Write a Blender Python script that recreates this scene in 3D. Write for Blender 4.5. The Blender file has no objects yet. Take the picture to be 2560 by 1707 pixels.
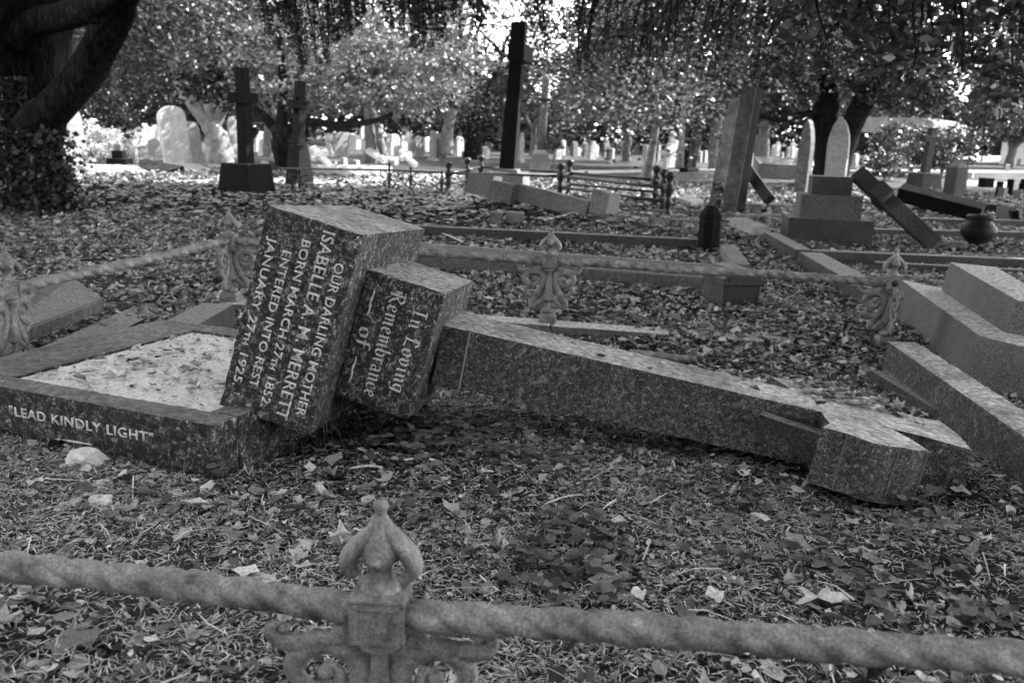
import bpy, bmesh, math, random
import numpy as np
from mathutils import Vector, Matrix, noise as mnoise
from bpy_extras import object_utils

random.seed(7)
RNG = np.random.default_rng(11)
scene = bpy.context.scene
C = scene.collection
PI = math.pi

# ------------------------------------------------------------------ camera
FPX, PITCH, ROLL, CAMH = 2240.0, math.radians(12.85), math.radians(2.0), 1.03
cp, sp, cr, sr = math.cos(PITCH), math.sin(PITCH), math.cos(ROLL), math.sin(ROLL)
_r = Vector((1, 0, 0)); _u = Vector((0, sp, cp)); FW = Vector((0, cp, -sp))
RT = cr*_r + sr*_u; UP = -sr*_r + cr*_u
cam_d = bpy.data.cameras.new('camera'); cam = bpy.data.objects.new('camera', cam_d); C.objects.link(cam)
cam.matrix_world = Matrix(((RT.x, UP.x, -FW.x, 0), (RT.y, UP.y, -FW.y, 0), (RT.z, UP.z, -FW.z, CAMH), (0, 0, 0, 1)))
cam_d.sensor_width = 36; cam_d.lens = FPX/2560*36
cam_d.clip_start = 0.05; cam_d.clip_end = 600
cam_d.dof.use_dof = True; cam_d.dof.focus_distance = 2.75; cam_d.dof.aperture_fstop = 4.6
scene.camera = cam
K = 1.08844                                     # working units of the survey below: 2352 across the view

def ray(X, Y):
    return RT*((X*K-1280)/FPX) + UP*((853.5-Y*K)/FPX) + FW
def at(X, Y, z=0.0):                            # survey bearing -> point at height z
    d = ray(X, Y); t = (z-CAMH)/d.z
    return Vector((d.x*t, d.y*t, z))
def atY(X, Y, y):                               # survey bearing -> point at depth y
    d = ray(X, Y); t = y/d.y
    return Vector((d.x*t, y, CAMH+d.z*t))
def sst(a, b, x):
    t = min(max((x-a)/(b-a), 0), 1); return t*t*(3-2*t)
def gz(x, y):                                   # the lie of the land
    z = 0.05*(1-sst(2.6, 4.2, y)) - .05*math.exp(-((y-4.25)/.5)**2) - .045*math.exp(-((x-1.1)/.38)**2-((y-2.38)/.25)**2)
    z += 0.028*max(0, x-3)*sst(12, 38, y)
    n = 0.018*math.sin(x*2.3+1)*math.cos(y*1.9+.4) + 0.010*math.sin(x*5.1+y*3.3)
    return z + n*(1-sst(9, 20, y))
def gzv(x, y):
    def S(a, b, v):
        t = np.clip((v-a)/(b-a), 0, 1); return t*t*(3-2*t)
    z = 0.05*(1-S(2.6, 4.2, y)) - .05*np.exp(-((y-4.25)/.5)**2) - .045*np.exp(-((x-1.1)/.38)**2-((y-2.38)/.25)**2) + 0.028*np.maximum(0, x-3)*S(12, 38, y)
    n = 0.018*np.sin(x*2.3+1)*np.cos(y*1.9+.4) + 0.010*np.sin(x*5.1+y*3.3)
    return z + n*(1-S(9, 20, y))
def gnd(X, Y, ymax=60):                         # survey bearing -> point on the land
    z = 0.0; p = None
    for _ in range(25):
        d = ray(X, Y)
        if d.z > -0.004: t = ymax/d.y
        else: t = min((z-CAMH)/d.z, ymax/d.y)
        p = Vector((d.x*t, d.y*t, 0)); z = gz(p.x, p.y)
    p.z = gz(p.x, p.y); return p
def pxm(p): return p.y/cp/FPX*K*0.985           # metres per survey unit at that depth

# ------------------------------------------------------------------ materials
MATS = {}
def nt(name):
    m = bpy.data.materials.new(name); m.use_nodes = True
    n = m.node_tree; b = n.nodes['Principled BSDF']; return m, n, b
def g(v): return (v, v, v, 1)
def noise_ramp(n, coord, scale, stops, detail=6, rough=.6, dist=0):
    t = n.nodes.new('ShaderNodeTexNoise'); t.inputs['Scale'].default_value = scale
    t.inputs['Detail'].default_value = detail; t.inputs['Roughness'].default_value = rough
    t.inputs['Distortion'].default_value = dist
    n.links.new(coord, t.inputs['Vector'])
    r = n.nodes.new('ShaderNodeValToRGB'); n.links.new(t.outputs['Fac'], r.inputs['Fac'])
    e = r.color_ramp.elements
    while len(e) < len(stops): e.new(.5)
    for i, (p, v) in enumerate(stops): e[i].position = p; e[i].color = g(v)
    return r.outputs['Color'], t.outputs['Fac']
def mixc(n, kind, f, a, b):
    m = n.nodes.new('ShaderNodeMix'); m.data_type = 'RGBA'; m.blend_type = kind
    if isinstance(f, float): m.inputs[0].default_value = f
    else: n.links.new(f, m.inputs[0])
    for s, v in ((m.inputs[6], a), (m.inputs[7], b)):
        if isinstance(v, float): s.default_value = g(v)
        else: n.links.new(v, s)
    return m.outputs[2]
def bump(n, b, h, strength, dist, nrm=None):
    k = n.nodes.new('ShaderNodeBump'); k.inputs['Strength'].default_value = strength
    k.inputs['Distance'].default_value = dist; n.links.new(h, k.inputs['Height'])
    if nrm: n.links.new(nrm, k.inputs['Normal'])
    n.links.new(k.outputs['Normal'], b.inputs['Normal']); return k.outputs['Normal']

def stone(name, lo, hi, fine=90, coarse=4, bmp=.4, rough=.85, stain=.45, weather_light=0.0, speck=0.0):
    """speckled mineral grain + broad weathering stains; optionally pales faces that look up: weathering plus painted light from above"""
    m, n, b = nt(name); tc = n.nodes.new('ShaderNodeTexCoord').outputs['Object']
    c1, f1 = noise_ramp(n, tc, fine, [(.36, lo), (.5, (lo+hi)/2), (.64, hi)], 5, .7)
    c2, f2 = noise_ramp(n, tc, coarse, [(.3, 1-stain), (.65, 1.0)], 7, .62)
    col = mixc(n, 'MULTIPLY', 1.0, c1, c2)
    if speck:
        v = n.nodes.new('ShaderNodeTexVoronoi'); v.inputs['Scale'].default_value = fine*3.2
        n.links.new(tc, v.inputs['Vector'])
        r = n.nodes.new('ShaderNodeValToRGB'); n.links.new(v.outputs['Color'], r.inputs['Fac'])
        r.color_ramp.elements[0].position = .55; r.color_ramp.elements[0].color = g(0)
        r.color_ramp.elements[1].position = .85; r.color_ramp.elements[1].color = g(1)
        c4, f4 = noise_ramp(n, tc, fine*.55, [(.46, 0), (.66, 1)], 5, .75)
        k = mixc(n, 'MULTIPLY', 1.0, r.outputs['Color'], c4)
        col = mixc(n, 'MIX', k, col, min(.85, hi*1.6+speck*.1))
    if weather_light:
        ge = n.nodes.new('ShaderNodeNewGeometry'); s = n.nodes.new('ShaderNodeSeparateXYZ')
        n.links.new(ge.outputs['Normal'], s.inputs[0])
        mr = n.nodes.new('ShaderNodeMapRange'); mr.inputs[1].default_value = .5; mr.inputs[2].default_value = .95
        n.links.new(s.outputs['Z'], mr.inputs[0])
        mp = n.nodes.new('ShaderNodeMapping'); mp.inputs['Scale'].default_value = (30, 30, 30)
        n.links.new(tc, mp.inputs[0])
        c3, f3 = noise_ramp(n, mp.outputs[0], 1.6, [(.35, hi*.75), (.6, weather_light)], 8, .7)
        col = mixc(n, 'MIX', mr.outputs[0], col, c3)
    n.links.new(col, b.inputs['Base Color']); b.inputs['Roughness'].default_value = rough
    b.inputs['Specular IOR Level'].default_value = .35
    n1 = bump(n, b, f1, bmp, .004)
    bump(n, b, f2, .5, .02, n1)
    MATS[name] = m; return m
def granite_mat(name, stops, scale, weather_light):
    m, n, b = nt(name); tc = n.nodes.new('ShaderNodeTexCoord').outputs['Object']
    c1, f1 = noise_ramp(n, tc, scale, stops, 10, .82, .8)
    c5, f5 = noise_ramp(n, tc, scale*3.3, [(.40, .2), (.54, 1), (.64, 2.4)], 4, .8)
    c2, f2 = noise_ramp(n, tc, 6, [(.3, .55), (.65, 1.15)], 6, .65)
    col = mixc(n, 'MULTIPLY', 1.0, mixc(n, 'MULTIPLY', 1.0, c1, c2), c5)
    c8, f8 = noise_ramp(n, tc, 17, [(.60, 0), (.68, .75)], 8, .7, .4)          # lichen
    col = mixc(n, 'MIX', c8, col, .24)
    ge = n.nodes.new('ShaderNodeNewGeometry'); s = n.nodes.new('ShaderNodeSeparateXYZ'); n.links.new(ge.outputs['Normal'], s.inputs[0])
    mr = n.nodes.new('ShaderNodeMapRange'); mr.inputs[1].default_value = .55; mr.inputs[2].default_value = .85; n.links.new(s.outputs['Z'], mr.inputs[0])
    mp = n.nodes.new('ShaderNodeMapping'); mp.inputs['Scale'].default_value = (1, 1, 3); n.links.new(tc, mp.inputs[0])
    c3, f3 = noise_ramp(n, mp.outputs[0], 40, [(.34, weather_light*.12), (.48, weather_light*.6), (.62, weather_light*1.35)], 9, .8)
    c6, f6 = noise_ramp(n, tc, 3.2, [(.32, .32), (.62, 1.15)], 8, .68)
    n.links.new(mixc(n, 'MIX', mr.outputs[0], col, mixc(n, 'MULTIPLY', 1.0, c3, c6)), b.inputs['Base Color'])  # up-facing faces painted paler: weathering plus light from above
    b.inputs['Roughness'].default_value = .72; b.inputs['Specular IOR Level'].default_value = .4
    n1 = bump(n, b, f1, .9, .006); bump(n, b, f5, .5, .002, n1); return m
granite = granite_mat('granite', [(.41, .004), (.49, .036), (.55, .13), (.62, .50)], 46, .42)
sooty = granite_mat('sooty_granite', [(.42, .004), (.50, .030), (.55, .11), (.63, .42)], 36, .17)
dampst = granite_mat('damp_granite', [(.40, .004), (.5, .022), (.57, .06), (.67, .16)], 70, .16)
shaftst = granite_mat('weathered_granite', [(.40, .010), (.5, .060), (.57, .16), (.67, .44)], 70, .46)
pale_gr = stone('pale_granite', .045, .17, 130, 4, .8, .8, .35, weather_light=.62, speck=.5)
kerbst = stone('kerb_stone', .025, .085, 70, 3, .6, .8, .55, weather_light=.27)
greyst = stone('grey_stone', .06, .14, 40, 2.5, .4, .85, .4, weather_light=.26)
darkst = stone('dark_stone', .003, .010, 30, 2, .35, .8, .5, weather_light=.05)
darkst.node_tree.nodes['Principled BSDF'].inputs['Specular IOR Level'].default_value = .12
blackst = stone('polished_dark_granite', .004, .012, 60, 2, .15, .6, .4)
midst = stone('mid_stone', .12, .22, 25, 1.8, .35, .85, .45)
marble = stone('white_marble', .36, .56, 6, 1.2, .2, .6, .22)
limest = stone('pale_limestone', .22, .36, 12, 1.0, .3, .85, .3)
shadest = stone('streaked_limestone', .07, .19, 10, .8, .35, .85, .5)
rubble = stone('rubble_stone', .42, .72, 40, 6, .9, .9, .3)

def simple(name, v0, v1, scale, rough, bmp=.3, dist=.005, metal=0, stops=None, spec=.4):
    m, n, b = nt(name); tc = n.nodes.new('ShaderNodeTexCoord').outputs['Object']
    c, f = noise_ramp(n, tc, scale, stops or [(.35, v0), (.65, v1)], 6, .65)
    n.links.new(c, b.inputs['Base Color']); b.inputs['Roughness'].default_value = rough
    b.inputs['Metallic'].default_value = metal; b.inputs['Specular IOR Level'].default_value = spec
    bump(n, b, f, bmp, dist); MATS[name] = m; return m
iron = simple('painted_cast_iron', .10, .30, 26, .5, .9, .003, stops=[(.36, .05), (.47, .16), (.56, .21), (.68, .36)])
railm = simple('weathered_iron_rail', .10, .30, 16, .7, .9, .004, stops=[(.36, .035), (.46, .15), (.56, .20), (.68, .36)])
def rusty(name, stops, scale):
    m, n, b = nt(name); tc = n.nodes.new('ShaderNodeTexCoord').outputs['Object']
    c1, f1 = noise_ramp(n, tc, scale, stops, 7, .7); c2, f2 = noise_ramp(n, tc, 260, [(.38, .35), (.5, .95), (.66, 1.45)], 5, .75)
    n.links.new(mixc(n, 'MULTIPLY', 1.0, c1, c2), b.inputs['Base Color']); b.inputs['Roughness'].default_value = .62
    n1 = bump(n, b, f1, .8, .004); bump(n, b, f2, .7, .0012, n1); return m
iron = rusty('painted_cast_iron', [(.34, .09), (.5, .18), (.68, .30)], 24)
railm = rusty('weathered_iron_rail', [(.35, .05), (.45, .15), (.56, .21), (.68, .36)], 18)
blackiron = simple('black_iron', .008, .02, 20, .45)
def bark_mat():
    m, n, b = nt('dark_bark'); tc = n.nodes.new('ShaderNodeTexCoord').outputs['Object']
    mp = n.nodes.new('ShaderNodeMapping'); mp.inputs['Scale'].default_value = (1, 1, .22); n.links.new(tc, mp.inputs[0])
    c, f = noise_ramp(n, mp.outputs[0], 24, [(.42, .003), (.55, .018), (.66, .055)], 9, .75, .8)
    n.links.new(c, b.inputs['Base Color']); b.inputs['Roughness'].default_value = .95; b.inputs['Specular IOR Level'].default_value = .12
    bump(n, b, f, 1.0, .05); return m
bark = bark_mat()
palebark = simple('pale_bark', .09, .26, 6, .85, .8, .03)
midbark = simple('grey_bark', .06, .16, 6, .9, .8, .03)
plaster = simple('pale_render_wall', .66, .8, 1.5, .85)
gravel = simple('gravel_path', .28, .44, 30, .95, .8, .01)
metalurn = simple('dark_glazed_urn', .004, .018, 5, .6, spec=.25)
paint_white = simple('white_paint', .75, .85, 10, .6)
slate = simple('slate_roof', .2, .32, 3, .8)
woodchip = simple('bare_wood', .38, .62, 60, .8)

# marble chips set in cement
def chips_mat():
    m, n, b = nt('marble_chippings'); tc = n.nodes.new('ShaderNodeTexCoord').outputs['Object']
    v = n.nodes.new('ShaderNodeTexVoronoi'); v.inputs['Scale'].default_value = 95; n.links.new(tc, v.inputs[0])
    c, f = noise_ramp(n, tc, 10, [(.34, .06), (.42, .62), (.7, .9)], 9, .8)
    r = n.nodes.new('ShaderNodeValToRGB'); n.links.new(v.outputs['Distance'], r.inputs[0])
    r.color_ramp.elements[0].position = .2; r.color_ramp.elements[0].color = g(1)
    r.color_ramp.elements[1].position = .75; r.color_ramp.elements[1].color = g(.72)
    n.links.new(mixc(n, 'MULTIPLY', 1.0, c, r.outputs[0]), b.inputs['Base Color'])
    b.inputs['Roughness'].default_value = .9; bump(n, b, f, .8, .008); return m
chips = chips_mat()

def ground_mat():
    m, n, b = nt('leaf_mould_ground'); tc = n.nodes.new('ShaderNodeTexCoord').outputs['Object']
    c1, f1 = noise_ramp(n, tc, 38, [(.36, .012), (.5, .05), (.62, .12), (.74, .26)], 9, .75, .6)
    c2, f2 = noise_ramp(n, tc, 2.2, [(.35, .5), (.65, 1.0)], 5, .6)
    near = mixc(n, 'MULTIPLY', 1.0, c1, c2)
    c3, f3 = noise_ramp(n, tc, 1.3, [(.3, .02), (.5, .06), (.7, .15)], 8, .7)      # mown grass and paths further off
    c4, f4 = noise_ramp(n, tc, 9, [(.35, .55), (.65, 1.15)], 5, .7)
    far = mixc(n, 'MULTIPLY', 1.0, c3, c4)
    s = n.nodes.new('ShaderNodeSeparateXYZ'); n.links.new(tc, s.inputs[0])
    mr = n.nodes.new('ShaderNodeMapRange'); mr.inputs[1].default_value = 12.5; mr.inputs[2].default_value = 16
    n.links.new(s.outputs['Y'], mr.inputs[0])
    n.links.new(mixc(n, 'MIX', mr.outputs[0], near, far), b.inputs['Base Color'])
    b.inputs['Roughness'].default_value = .95; b.inputs['Specular IOR Level'].default_value = .15
    bump(n, b, f1, 1.0, .03); return m
soil = ground_mat()

def leaf_mat(name, lo, hi, trans=.25, rough=.6, fine=0, spec=.35):
    m, n, b = nt(name)
    a = n.nodes.new('ShaderNodeAttribute'); a.attribute_name = 'tone'
    mr = n.nodes.new('ShaderNodeMapRange'); mr.inputs[3].default_value = lo; mr.inputs[4].default_value = hi
    n.links.new(a.outputs['Fac'], mr.inputs[0])
    cc = n.nodes.new('ShaderNodeCombineColor')
    for i in range(3): n.links.new(mr.outputs[0], cc.inputs[i])
    col = cc.outputs[0]
    if fine:
        tc = n.nodes.new('ShaderNodeTexCoord').outputs['Object']
        c, f = noise_ramp(n, tc, fine, [(.35, .6), (.65, 1.15)], 5, .7)
        col = mixc(n, 'MULTIPLY', 1.0, col, c); bump(n, b, f, .5, .003)
    n.links.new(col, b.inputs['Base Color']); b.inputs['Roughness'].default_value = rough
    b.inputs['Specular IOR Level'].default_value = spec
    if trans:
        t = n.nodes.new('ShaderNodeBsdfTranslucent'); n.links.new(col, t.inputs[0])
        x = n.nodes.new('ShaderNodeMixShader'); x.inputs[0].default_value = trans
        n.links.new(b.outputs[0], x.inputs[1]); n.links.new(t.outputs[0], x.inputs[2])
        n.links.new(x.outputs[0], n.nodes['Material Output'].inputs[0])
    return m
litterm = leaf_mat('dead_leaves', .010, .80, .12, .7, 140)
needlem = leaf_mat('pine_needles', .03, .80, 0, .7)
weedm = leaf_mat('weed_leaves', .02, .17, .15, .5, 90)
leafm = leaf_mat('tree_leaves', .006, .20, .22, .38)
darkleafm = leaf_mat('dark_tree_leaves', .004, .085, .2, .5)
woodm = leaf_mat('far_wood_leaves', .003, .04, .2, .6)
cedarm = leaf_mat('cedar_needles', .008, .075, .2, .5)
hollym = leaf_mat('dark_glossy_leaves', .015, .07, .12, .3, spec=.6)
ivym = leaf_mat('ivy_leaves', .015, .06, .1, .4, spec=.5)
flowerm = leaf_mat('faded_flowers', .3, .8, .2, .8)

def lettering_mat():
    m, n, b = nt('worn_lettering'); tc = n.nodes.new('ShaderNodeTexCoord').outputs['Object']
    c, f = noise_ramp(n, tc, 120, [(.35, .12), (.43, .46), (.64, .68)], 6, .75)
    n.links.new(c, b.inputs['Base Color']); b.inputs['Roughness'].default_value = .85; bump(n, b, f, .6, .002)
    return m
letterm = lettering_mat()

# ------------------------------------------------------------------ object helpers
def link(name, me, mat, parent=None, origin=None):
    o = bpy.data.objects.new(name, me); C.objects.link(o)
    if mat: me.materials.append(mat)
    if parent is not None:
        o.parent = parent
        w = Vector(parent.get('wl', (0, 0, 0)))
        me.transform(Matrix.Translation(-w)); o['wl'] = tuple(w)
    elif origin is not None:
        me.transform(Matrix.Translation(-Vector(origin))); o.location = origin; o['wl'] = tuple(origin)
    return o
def obj(name, bm, mat, parent=None, origin=None, smooth=False):
    me = bpy.data.meshes.new(name)
    bmesh.ops.recalc_face_normals(bm, faces=bm.faces)
    if smooth:
        for f in bm.faces: f.smooth = True
    bm.to_mesh(me); bm.free()
    return link(name, me, mat, parent, origin)
def tag(o, label, cat, group=None, kind=None):
    if label: o['label'] = label
    if cat: o['category'] = cat
    if group: o['group'] = group
    if kind: o['kind'] = kind
    return o
def thing(name, loc, label, cat, group=None):
    o = bpy.data.objects.new(name, None); C.objects.link(o); o.location = loc; o['wl'] = tuple(loc)
    o.empty_display_size = .1
    return tag(o, label, cat, group)
def struct(o): o['kind'] = 'structure'; return o

def box(bm, o, ax, ay, az, x0, x1, y0, y1, z0, z1, bev=0.0, taper=1.0):
    o = Vector(o); vs = []
    for z, k in ((z0, 1), (z1, taper)):
        for x, y in ((x0, y0), (x1, y0), (x1, y1), (x0, y1)):
            cx, cy = (x0+x1)/2, (y0+y1)/2
            vs.append(bm.verts.new(o + ax*(cx+(x-cx)*k) + ay*(cy+(y-cy)*k) + az*z))
    fs = [bm.faces.new([vs[i] for i in f]) for f in ((3, 2, 1, 0), (4, 5, 6, 7), (0, 1, 5, 4), (1, 2, 6, 5), (2, 3, 7, 6), (3, 0, 4, 7))]
    if bev:
        es = list({e for f in fs for e in f.edges})
        bmesh.ops.bevel(bm, geom=es, offset=bev, segments=2, affect='EDGES', profile=.6)
    return bm
X_, Y_, Z_ = Vector((1, 0, 0)), Vector((0, 1, 0)), Vector((0, 0, 1))
def prism(bm, pts, o, ax, ay, az, h0, h1, bev=0, segs=2):
    o = Vector(o)
    lo = [bm.verts.new(o+ax*x+ay*y+az*h0) for x, y in pts]; hi = [bm.verts.new(o+ax*x+ay*y+az*h1) for x, y in pts]
    n = len(pts); fs = [bm.faces.new(lo[::-1]), bm.faces.new(hi)]
    for i in range(n): fs.append(bm.faces.new((lo[i], lo[(i+1) % n], hi[(i+1) % n], hi[i])))
    if bev:
        bmesh.ops.bevel(bm, geom=list({e for f in fs for e in f.edges}), offset=bev, segments=segs, affect='EDGES', profile=.6, clamp_overlap=True)
    return bm
def tube(bm, pts, rad, n=10, flat=1.0, flatdir=None, cap=True, lob=0, lobn=3):
    """swept tube; flat squashes the section along flatdir"""
    pts = [Vector(p) for p in pts]; rings = []
    ref = flatdir or Vector((.13, .27, .95)); prev = None
    for i, p in enumerate(pts):
        t = (pts[min(i+1, len(pts)-1)]-pts[max(i-1, 0)])
        if t.length < 1e-9: t = Vector((0, 0, 1))
        t.normalize()
        if flatdir: a = flatdir.normalized(); b = t.cross(a); b = b.normalized() if b.length > 1e-6 else Vector((1, 0, 0))
        else:
            a = (prev - t*prev.dot(t)) if prev else ref.cross(t)
            if a.length < 1e-6: a = Vector((1, 0, 0)).cross(t)
            a.normalize(); prev = a; b = t.cross(a)
        r = rad[i] if hasattr(rad, '__len__') else rad
        ring = []
        for k in range(n):
            th = 2*PI*k/n; rr = r*(1+lob*math.cos(lobn*th + i*.4))
            ring.append(bm.verts.new(p + a*math.cos(th)*rr*flat + b*math.sin(th)*rr))
        rings.append(ring)
    for i in range(len(rings)-1):
        for k in range(n):
            bm.faces.new((rings[i][k], rings[i][(k+1) % n], rings[i+1][(k+1) % n], rings[i+1][k]))
    if cap:
        bm.faces.new(rings[0][::-1]); bm.faces.new(rings[-1])
    return bm
def spline(P, n=6):
    P = [Vector(p) for p in P]; out = []
    for i in range(len(P)-1):
        p0, p1, p2, p3 = P[max(i-1, 0)], P[i], P[i+1], P[min(i+2, len(P)-1)]
        for k in range(n):
            t = k/n
            out.append(.5*((2*p1)+(p2-p0)*t+(2*p0-5*p1+4*p2-p3)*t*t+(3*p1-p0-3*p2+p3)*t**3))
    out.append(P[-1]); return out
def lathe(bm, prof, o, n=20, ax=X_, ay=Y_, az=Z_, square=0, flute=0, nfl=8):
    o = Vector(o); rings = []
    for r, z in prof:
        ring = []
        for k in range(n):
            th = 2*PI*k/n + (PI/n if square else 0)
            rr = r*(1+flute*math.cos(nfl*th))
            if square: rr = r/max(abs(math.cos(th)), abs(math.sin(th)))**square
            ring.append(bm.verts.new(o+ax*math.cos(th)*rr+ay*math.sin(th)*rr+az*z))
        rings.append(ring)
    for i in range(len(rings)-1):
        for k in range(n): bm.faces.new((rings[i][k], rings[i][(k+1) % n], rings[i+1][(k+1) % n], rings[i+1][k]))
    bm.faces.new(rings[0][::-1]); bm.faces.new(rings[-1]); return bm
def gridbox(o, ax, ay, az, x0, x1, y0, y1, z0, z1, cell=.012, amp=.0016, chip=.004, seed=0, pts_fn=None):
    """a block cut into small cells whose arrises are chipped and faces uneven"""
    o = Vector(o); nx, ny, nz = [max(2, int(round((b-a)/cell))) for a, b in ((x0, x1), (y0, y1), (z0, z1))]
    bm = bmesh.new(); V = {}
    def vert(i, j, k):
        key = (i, j, k)
        if key in V: return V[key]
        u, v, w = i/nx, j/ny, k/nz
        p = Vector((x0+(x1-x0)*u, y0+(y1-y0)*v, z0+(z1-z0)*w))
        if pts_fn: p = pts_fn(p, u, v, w)
        onb = [(i in (0, nx)), (j in (0, ny)), (k in (0, nz))]; c = sum(onb)
        q = p*1.0 + Vector((seed*3.1, seed*1.7, seed))
        d = Vector(((-1 if i == 0 else 1 if i == nx else 0), (-1 if j == 0 else 1 if j == ny else 0), (-1 if k == 0 else 1 if k == nz else 0)))
        h = amp*(mnoise.noise(q*38)+.6*mnoise.noise(q*95))
        if c >= 2:
            e = chip*(.30+.9*max(0, mnoise.noise(q*26))+.7*max(0, mnoise.noise(q*75)))
            p = p - d.normalized()*e*(1.0 if c == 2 else 1.4)
        p = p + d*h*.8
        V[key] = bm.verts.new(o+ax*p.x+ay*p.y+az*p.z); return V[key]
    for (a, n1, n2) in (('x', ny, nz), ('y', nx, nz), ('z', nx, ny)):
        for side in (0, 1):
            for i in range(n1):
                for j in range(n2):
                    q = [(i, j), (i+1, j), (i+1, j+1), (i, j+1)]
                    if a == 'x': idx = [((nx*side), s, t) for s, t in q]
                    elif a == 'y': idx = [(s, ny*side, t) for s, t in q]
                    else: idx = [(s, t, nz*side) for s, t in q]
                    bm.faces.new([vert(*r) for r in idx])
    return bm

# numpy mesh of many small leaves -------------------------------------------------
def npmesh(name, V, F, tone, mat, parent=None, origin=None, smooth=False):
    """V (N,k,3) verts per leaf, F (m,3|4) faces within a leaf, tone (N,)"""
    N, k, _ = V.shape; m, s = F.shape
    me = bpy.data.meshes.new(name)
    me.vertices.add(N*k); me.vertices.foreach_set('co', V.reshape(-1).astype(np.float32))
    idx = (F[None]+(np.arange(N)*k)[:, None, None]).reshape(-1).astype(np.int32)
    me.loops.add(len(idx)); me.loops.foreach_set('vertex_index', idx)
    me.polygons.add(N*m); me.polygons.foreach_set('loop_start', (np.arange(N*m)*s).astype(np.int32))
    me.polygons.foreach_set('loop_total', np.full(N*m, s, np.int32))
    if smooth: me.polygons.foreach_set('use_smooth', np.ones(N*m, bool))
    a = me.attributes.new('tone', 'FLOAT', 'POINT'); a.data.foreach_set('value', np.repeat(tone, k).astype(np.float32))
    me.update(calc_edges=True)
    return link(name, me, mat, parent, origin)
def frames(N, tilt, yaw=None):
    """random orientation: normal tilted from up by 'tilt' radians"""
    yaw = RNG.uniform(0, 2*PI, N) if yaw is None else yaw
    ta = RNG.uniform(0, 2*PI, N)
    n = np.stack([np.sin(tilt)*np.cos(ta), np.sin(tilt)*np.sin(ta), np.cos(tilt)], 1)
    d = np.stack([np.cos(yaw), np.sin(yaw), np.zeros(N)], 1)
    d = d - n*(d*n).sum(1, keepdims=True); d /= np.linalg.norm(d, axis=1, keepdims=True)+1e-9
    return d, np.cross(n, d), n
LEAFQ = np.array([[0, 1, 2, 3]])
def leaf_cards(P, size, tilt, tone, aspect=.55):
    d, b, n = frames(len(P), tilt); s = size[:, None]
    fold = s*.22*n
    return np.stack([P-d*s*.5, P+b*s*aspect*.5-fold*.2+d*s*.05, P+d*s*.5-fold, P-b*s*aspect*.5+fold*.6+d*s*.05], 1), LEAFQ
def leaf_shapes(P, size, tilt, curl, lobe=0):
    """outlined leaf: nine-point rim around a midrib centre"""
    N = len(P); d, b, n = frames(N, tilt); rim = 9
    th = np.arange(rim)/rim*2*PI
    base = np.where(np.arange(rim) % 2 == 0, 1+lobe, 1-lobe)
    V = [P]
    for k in range(rim):
        rr = base[k]*(1+RNG.uniform(-.16, .16, N))
        x = np.cos(th[k])*rr*.5*size; y = np.sin(th[k])*rr*.33*size
        z = curl*size*((y/size)**2*5 + (x/size)**2*1.6*np.sign(RNG.uniform(-.3, 1, N))) + RNG.uniform(-.05, .05, N)*size
        V.append(P+d*x[:, None]+b*y[:, None]+n*z[:, None])
    F = np.array([[0, 1+k, 1+(k+1) % rim] for k in range(rim)])
    return np.stack(V, 1), F

# ------------------------------------------------------------------ ground
def grid_lines(segs):
    out = []
    for a, b, s in segs: out += list(np.arange(a, b, s))
    out.append(segs[-1][1]); return np.array(out)
xs = grid_lines([(-260, -40, 20), (-40, -8, 2), (-8, 8, .08), (8, 40, 2), (40, 260, 20)])
ys = grid_lines([(-30, 0, 3), (0, 9, .06), (9, 20, .3), (20, 60, 2), (60, 420, 20)])
GX, GY = np.meshgrid(xs, ys, indexing='ij')
GZ = gzv(GX, GY)
fine = (np.abs(GX) < 7) & (GY < 8)
GZ = GZ + np.where(fine, .007*np.sin(GX*31+np.sin(GY*17)*2)*np.sin(GY*27+np.cos(GX*13)*2), 0)
nx, ny = len(xs), len(ys)
me = bpy.data.meshes.new('ground')
me.vertices.add(nx*ny); me.vertices.foreach_set('co', np.stack([GX, GY, GZ], -1).reshape(-1).astype(np.float32))
i, j = np.meshgrid(np.arange(nx-1), np.arange(ny-1), indexing='ij')
q = np.stack([i*ny+j, (i+1)*ny+j, (i+1)*ny+j+1, i*ny+j+1], -1).reshape(-1).astype(np.int32)
me.loops.add(len(q)); me.loops.foreach_set('vertex_index', q)
nf = len(q)//4; me.polygons.add(nf); me.polygons.foreach_set('loop_start', (np.arange(nf)*4).astype(np.int32))
me.polygons.foreach_set('loop_total', np.full(nf, 4, np.int32)); me.polygons.foreach_set('use_smooth', np.ones(nf, bool))
me.update(calc_edges=True)
struct(link('ground', me, soil))

def strip(name, pts, w, mat, lift):
    P = spline([(x, y, 0) for x, y in pts], 10); bm = bmesh.new(); prev = None
    for i, p in enumerate(P):
        t = (P[min(i+1, len(P)-1)]-P[max(i-1, 0)]).normalized(); s = Vector((-t.y, t.x, 0))
        ww = w*(1+.10*math.sin(i*1.7)+.06*math.sin(i*3.1))/2; row = []
        for k in range(5):
            q = p+s*ww*(k/2-1); row.append(bm.verts.new((q.x, q.y, gz(q.x, q.y)+lift)))
        if prev:
            for k in range(4): bm.faces.new((prev[k], prev[k+1], row[k+1], row[k]))
        prev = row
    return struct(obj(name, bm, mat, smooth=True))
strip('gravel_path', [(-16, 11.5), (-10.5, 13.6), (-7, 15), (-3.4, 20), (-.2, 25.5), (3.4, 30.5), (9, 34), (20, 33.5), (36, 34), (70, 38)], 1.7, gravel, .02)

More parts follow.
